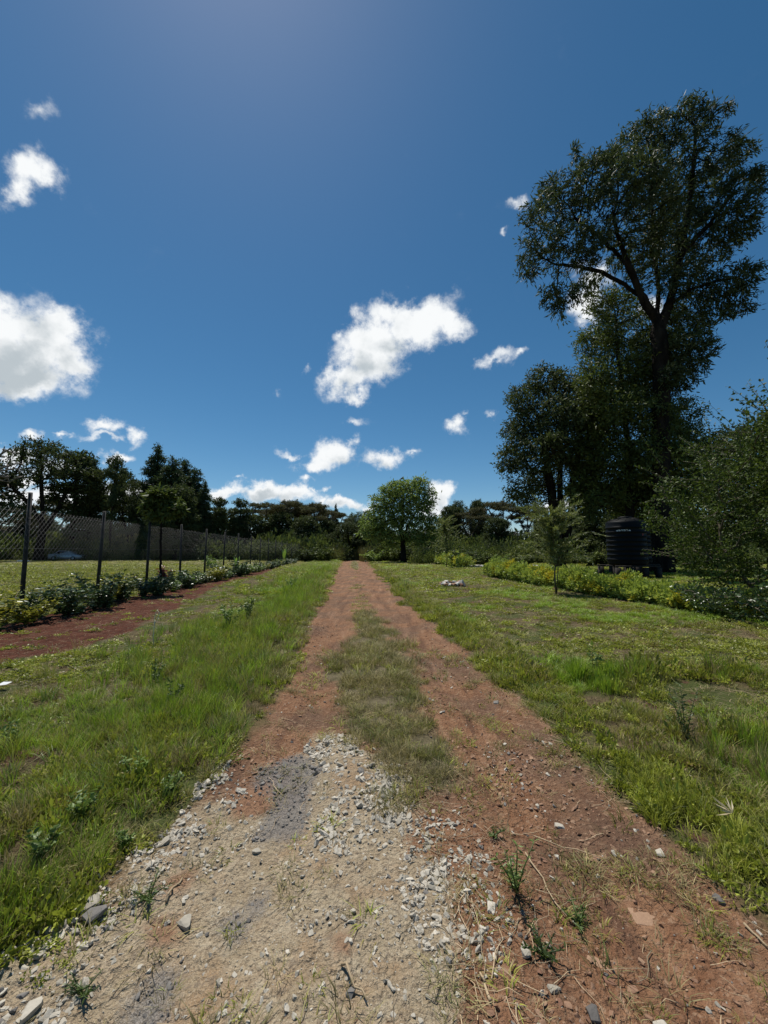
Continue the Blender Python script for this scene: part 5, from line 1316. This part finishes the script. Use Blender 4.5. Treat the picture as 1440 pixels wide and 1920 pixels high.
# ------------------------------------------------------------------ world
SUN_EL, SUN_AZ = 67., -30.           # azimuth from +Y towards +X
def world():
    w = bpy.data.worlds.new("World"); SC.world = w; w.use_nodes = True; nt = w.node_tree; nt.nodes.clear()
    out = N(nt, 'ShaderNodeOutputWorld'); bg = N(nt, 'ShaderNodeBackground')
    sky = N(nt, 'ShaderNodeTexSky', sky_type='NISHITA', sun_disc=False); sky.sun_elevation = R(SUN_EL); sky.sun_rotation = R(SUN_AZ)
    sky.altitude = 1600; sky.air_density = 1.0; sky.dust_density = .7; sky.ozone_density = 2.0
    S_ = .088
    hs = N(nt, 'ShaderNodeHueSaturation'); hs.inputs['Saturation'].default_value = 1.27; hs.inputs['Value'].default_value = 1; hs.inputs['Hue'].default_value = .489; L(nt, sky.outputs[0], hs.inputs['Color'])
    tc = N(nt, 'ShaderNodeTexCoord').outputs['Generated']
    sx = N(nt, 'ShaderNodeSeparateXYZ'); L(nt, tc, sx.inputs[0])
    az = math_(nt, 'ARCTAN2', sx.outputs[0], sx.outputs[1]); el = math_(nt, 'ARCSINE', sx.outputs[2])
    # warp the direction a little so that cloud bodies get ragged
    nv = N(nt, 'ShaderNodeTexNoise'); nv.inputs['Scale'].default_value = 13; nv.inputs['Detail'].default_value = 5; nv.inputs['Roughness'].default_value = .6; L(nt, tc, nv.inputs['Vector'])
    ns = N(nt, 'ShaderNodeSeparateColor'); L(nt, nv.outputs['Color'], ns.inputs[0])
    wa = math_(nt, 'ADD', az, math_(nt, 'MULTIPLY', math_(nt, 'SUBTRACT', ns.outputs[0], .5), .105))
    we = math_(nt, 'ADD', el, math_(nt, 'MULTIPLY', math_(nt, 'SUBTRACT', ns.outputs[1], .5), .095))
    cx = N(nt, 'ShaderNodeCombineXYZ'); L(nt, wa, cx.inputs[0]); L(nt, we, cx.inputs[1])
    def ae(px, py):
        d = ray(px, py); d = d/np.linalg.norm(d); return np.array([math.atan2(d[0], d[1]), math.asin(d[2])])
    # px, py, half width, half height, tilt in the picture (deg, up to the right), weight
    B = [(60, 655, 120, 78, 0, 1.2), (-40, 640, 120, 90, 0, 1.2), (120, 620, 52, 36, -10, 1.1), (130, 690, 55, 36, 10, 1.0), (30, 705, 110, 36, 0, 1.1),
         (62, 330, 62, 38, -5, .85), (20, 345, 40, 30, 0, .75),
         (700, 650, 72, 58, 35, 1.25), (770, 610, 80, 44, 20, 1.2), (840, 605, 44, 28, 10, .95), (650, 705, 52, 34, 20, 1.05), (740, 590, 40, 30, 0, 1.0), (665, 740, 36, 16, 0, .7), (672, 585, 18, 16, 30, .55), (635, 628, 22, 16, 40, .6), (575, 690, 12, 12, 0, .5),
         (925, 677, 48, 14, 18, .62), (975, 660, 22, 9, 20, .55), (852, 803, 26, 18, 0, .68), (870, 786, 16, 9, 0, .55), (920, 778, 20, 9, 0, .55),
         (625, 850, 52, 26, 5, .95), (590, 868, 36, 16, 0, .8), (550, 845, 30, 9, -5, .6), (660, 835, 24, 16, 10, .75),
         (725, 860, 52, 18, 8, .85), (770, 848, 24, 9, 20, .6), (665, 795, 34, 10, 5, .5), (573, 898, 20, 9, 12, .65),
         (195, 800, 32, 18, 0, .9), (250, 818, 22, 22, 0, .85), (195, 820, 44, 9, 0, .7), (63, 817, 26, 10, 0, .75), (128, 818, 18, 7, 0, .6), (22, 858, 48, 20, 0, 1.1), (0, 826, 14, 6, 0, .6), (215, 856, 40, 10, 5, .75), (110, 880, 90, 26, 0, .9), (40, 895, 60, 26, 0, 1.0),
         (500, 920, 72, 18, 0, 1.2), (430, 922, 46, 12, 0, 1.0), (560, 922, 40, 16, 0, .95), (590, 915, 22, 9, 0, .7), (640, 942, 46, 12, 0, .95), (605, 932, 22, 12, 0, .7), (618, 912, 22, 6, 20, .5), (690, 950, 30, 9, 0, .7),
         (830, 928, 30, 26, 0, 1.15), (812, 950, 30, 20, 0, .9), (1060, 945, 60, 14, 0, .7), (450, 893, 9, 5, 0, .5), (250, 930, 110, 24, 0, 1.0), (100, 935, 120, 22, 0, 1.0),
         (1100, 570, 44, 34, 60, .8), (1125, 520, 40, 24, 30, .6), (1215, 590, 34, 34, 0, .8), (968, 393, 22, 12, 10, .5), (938, 432, 10, 7, 0, .42), (80, 215, 40, 26, 20, .45), (520, 742, 12, 12, 0, .38), (1085, 600, 24, 12, 20, .6), (1090, 500, 26, 18, 40, .5)]
    cov = None
    for px, py, hw, hh, tl, wt in B:
        c = ae(px, py); t = R(tl)
        a1 = ae(px+math.cos(t), py-math.sin(t))-c; a2 = ae(px-math.sin(t), py-math.cos(t))-c
        s1, s2 = np.linalg.norm(a1)*hw, np.linalg.norm(a2)*hh; rot = math.atan2(a1[1], a1[0])
        mp = N(nt, 'ShaderNodeMapping', vector_type='TEXTURE'); mp.inputs['Location'].default_value = (c[0], c[1], 0); mp.inputs['Rotation'].default_value = (0, 0, rot); mp.inputs['Scale'].default_value = (s1*1.55, s2*1.55, 1)
        L(nt, cx.outputs[0], mp.inputs[0]); gr = N(nt, 'ShaderNodeTexGradient', gradient_type='SPHERICAL'); L(nt, mp.outputs[0], gr.inputs[0])
        v = math_(nt, 'MULTIPLY', gr.outputs['Fac'], wt)
        cov = v if cov is None else math_(nt, 'SMOOTH_MAX', cov, v, c=.12)
    n1 = noise_(nt, tc, 17, 9, .66); n2 = noise_(nt, tc, 7, 3, .5)
    nn = math_(nt, 'MULTIPLY', math_(nt, 'SUBTRACT', n1, .5), 1.7)
    den = math_(nt, 'ADD', cov, math_(nt, 'MULTIPLY', nn, smooth_(nt, cov, 0, .25)))
    alpha = math_(nt, 'MULTIPLY', smooth_(nt, den, .15, .74), smooth_(nt, cov, -.1, .62))
    # thick middles and undersides of the clouds are greyer: optical depth and a slow noise
    n3 = noise_(nt, tc, 15, 6, .55)
    sh = None                                 # undersides of the larger clouds
    for px, py, hw, hh, wt in [(30, 700, 130, 40, 1.3), (70, 600, 60, 30, .55), (20, 665, 60, 30, .8), (700, 690, 60, 28, .8), (740, 655, 70, 24, .75), (640, 720, 40, 20, .6), (650, 868, 44, 14, .8), (500, 930, 80, 12, .9), (830, 945, 30, 18, .8), (720, 872, 40, 10, .7), (200, 818, 40, 12, .6), (60, 880, 80, 24, .8), (640, 948, 50, 10, .8)]:
        c = ae(px, py); a1 = ae(px+1, py)-c; a2 = ae(px, py-1)-c
        mp = N(nt, 'ShaderNodeMapping', vector_type='TEXTURE'); mp.inputs['Location'].default_value = (c[0], c[1], 0); mp.inputs['Rotation'].default_value = (0, 0, math.atan2(a1[1], a1[0])); mp.inputs['Scale'].default_value = (np.linalg.norm(a1)*hw*1.4, np.linalg.norm(a2)*hh*1.4, 1)
        L(nt, cx.outputs[0], mp.inputs[0]); gr = N(nt, 'ShaderNodeTexGradient', gradient_type='SPHERICAL'); L(nt, mp.outputs[0], gr.inputs[0]); v = math_(nt, 'MULTIPLY', gr.outputs['Fac'], wt)
        sh = v if sh is None else math_(nt, 'MAXIMUM', sh, v)
    thick = smooth_(nt, math_(nt, 'ADD', math_(nt, 'ADD', math_(nt, 'MULTIPLY', cov, .45), sh), math_(nt, 'MULTIPLY', math_(nt, 'SUBTRACT', n3, .5), 1.9)), .4, 1.35)
    ccol = mixc(nt, thick, (.95, .97, .98), (.50, .56, .60))
    skyc = mixc(nt, 1.0, hs.outputs[0], (S_, S_, S_), 'MULTIPLY')
    fin_ = mixc(nt, alpha, skyc, ccol)
    L(nt, fin_, bg.inputs[0]); bg.inputs[1].default_value = 1.0
    L(nt, bg.outputs[0], out.inputs[0])
    w.cycles.sampling_method = 'MANUAL'; w.cycles.sample_map_resolution = 512
    s = bpy.data.lights.new('sun', 'SUN'); s.energy = 5.0; s.angle = R(.53); s.color = (1, .955, .88)
    o = link('sun', s); e, a = R(SUN_EL), R(SUN_AZ)
    S = Vector((math.sin(a)*math.cos(e), math.cos(a)*math.cos(e), math.sin(e))); o.rotation_euler = (-S).to_track_quat('-Z', 'Y').to_euler(); o.location = (0, 0, 30)
world()

cam = bpy.data.cameras.new('camera'); cam.sensor_fit = 'HORIZONTAL'; cam.sensor_width = 36; cam.lens = 18.0; cam.clip_start = .05; cam.clip_end = 3000
co = link('camera', cam, None, (0, 0, H)); co.rotation_euler = (PI/2+PITCH, 0, 0); SC.camera = co
# the lens stays 720/1440 of the width: 90 degrees across
vs = SC.view_settings; vs.view_transform = 'Standard'; vs.look = 'None'; vs.gamma = 1; vs.exposure = 0; vs.use_curve_mapping = False
SC.render.resolution_x = 768; SC.render.resolution_y = 1024
SC.cycles.max_bounces = 5; SC.cycles.diffuse_bounces = 3; SC.cycles.glossy_bounces = 2; SC.cycles.transmission_bounces = 3
SC.cycles.sample_clamp_indirect = 4
print('done', time.time()-T0)
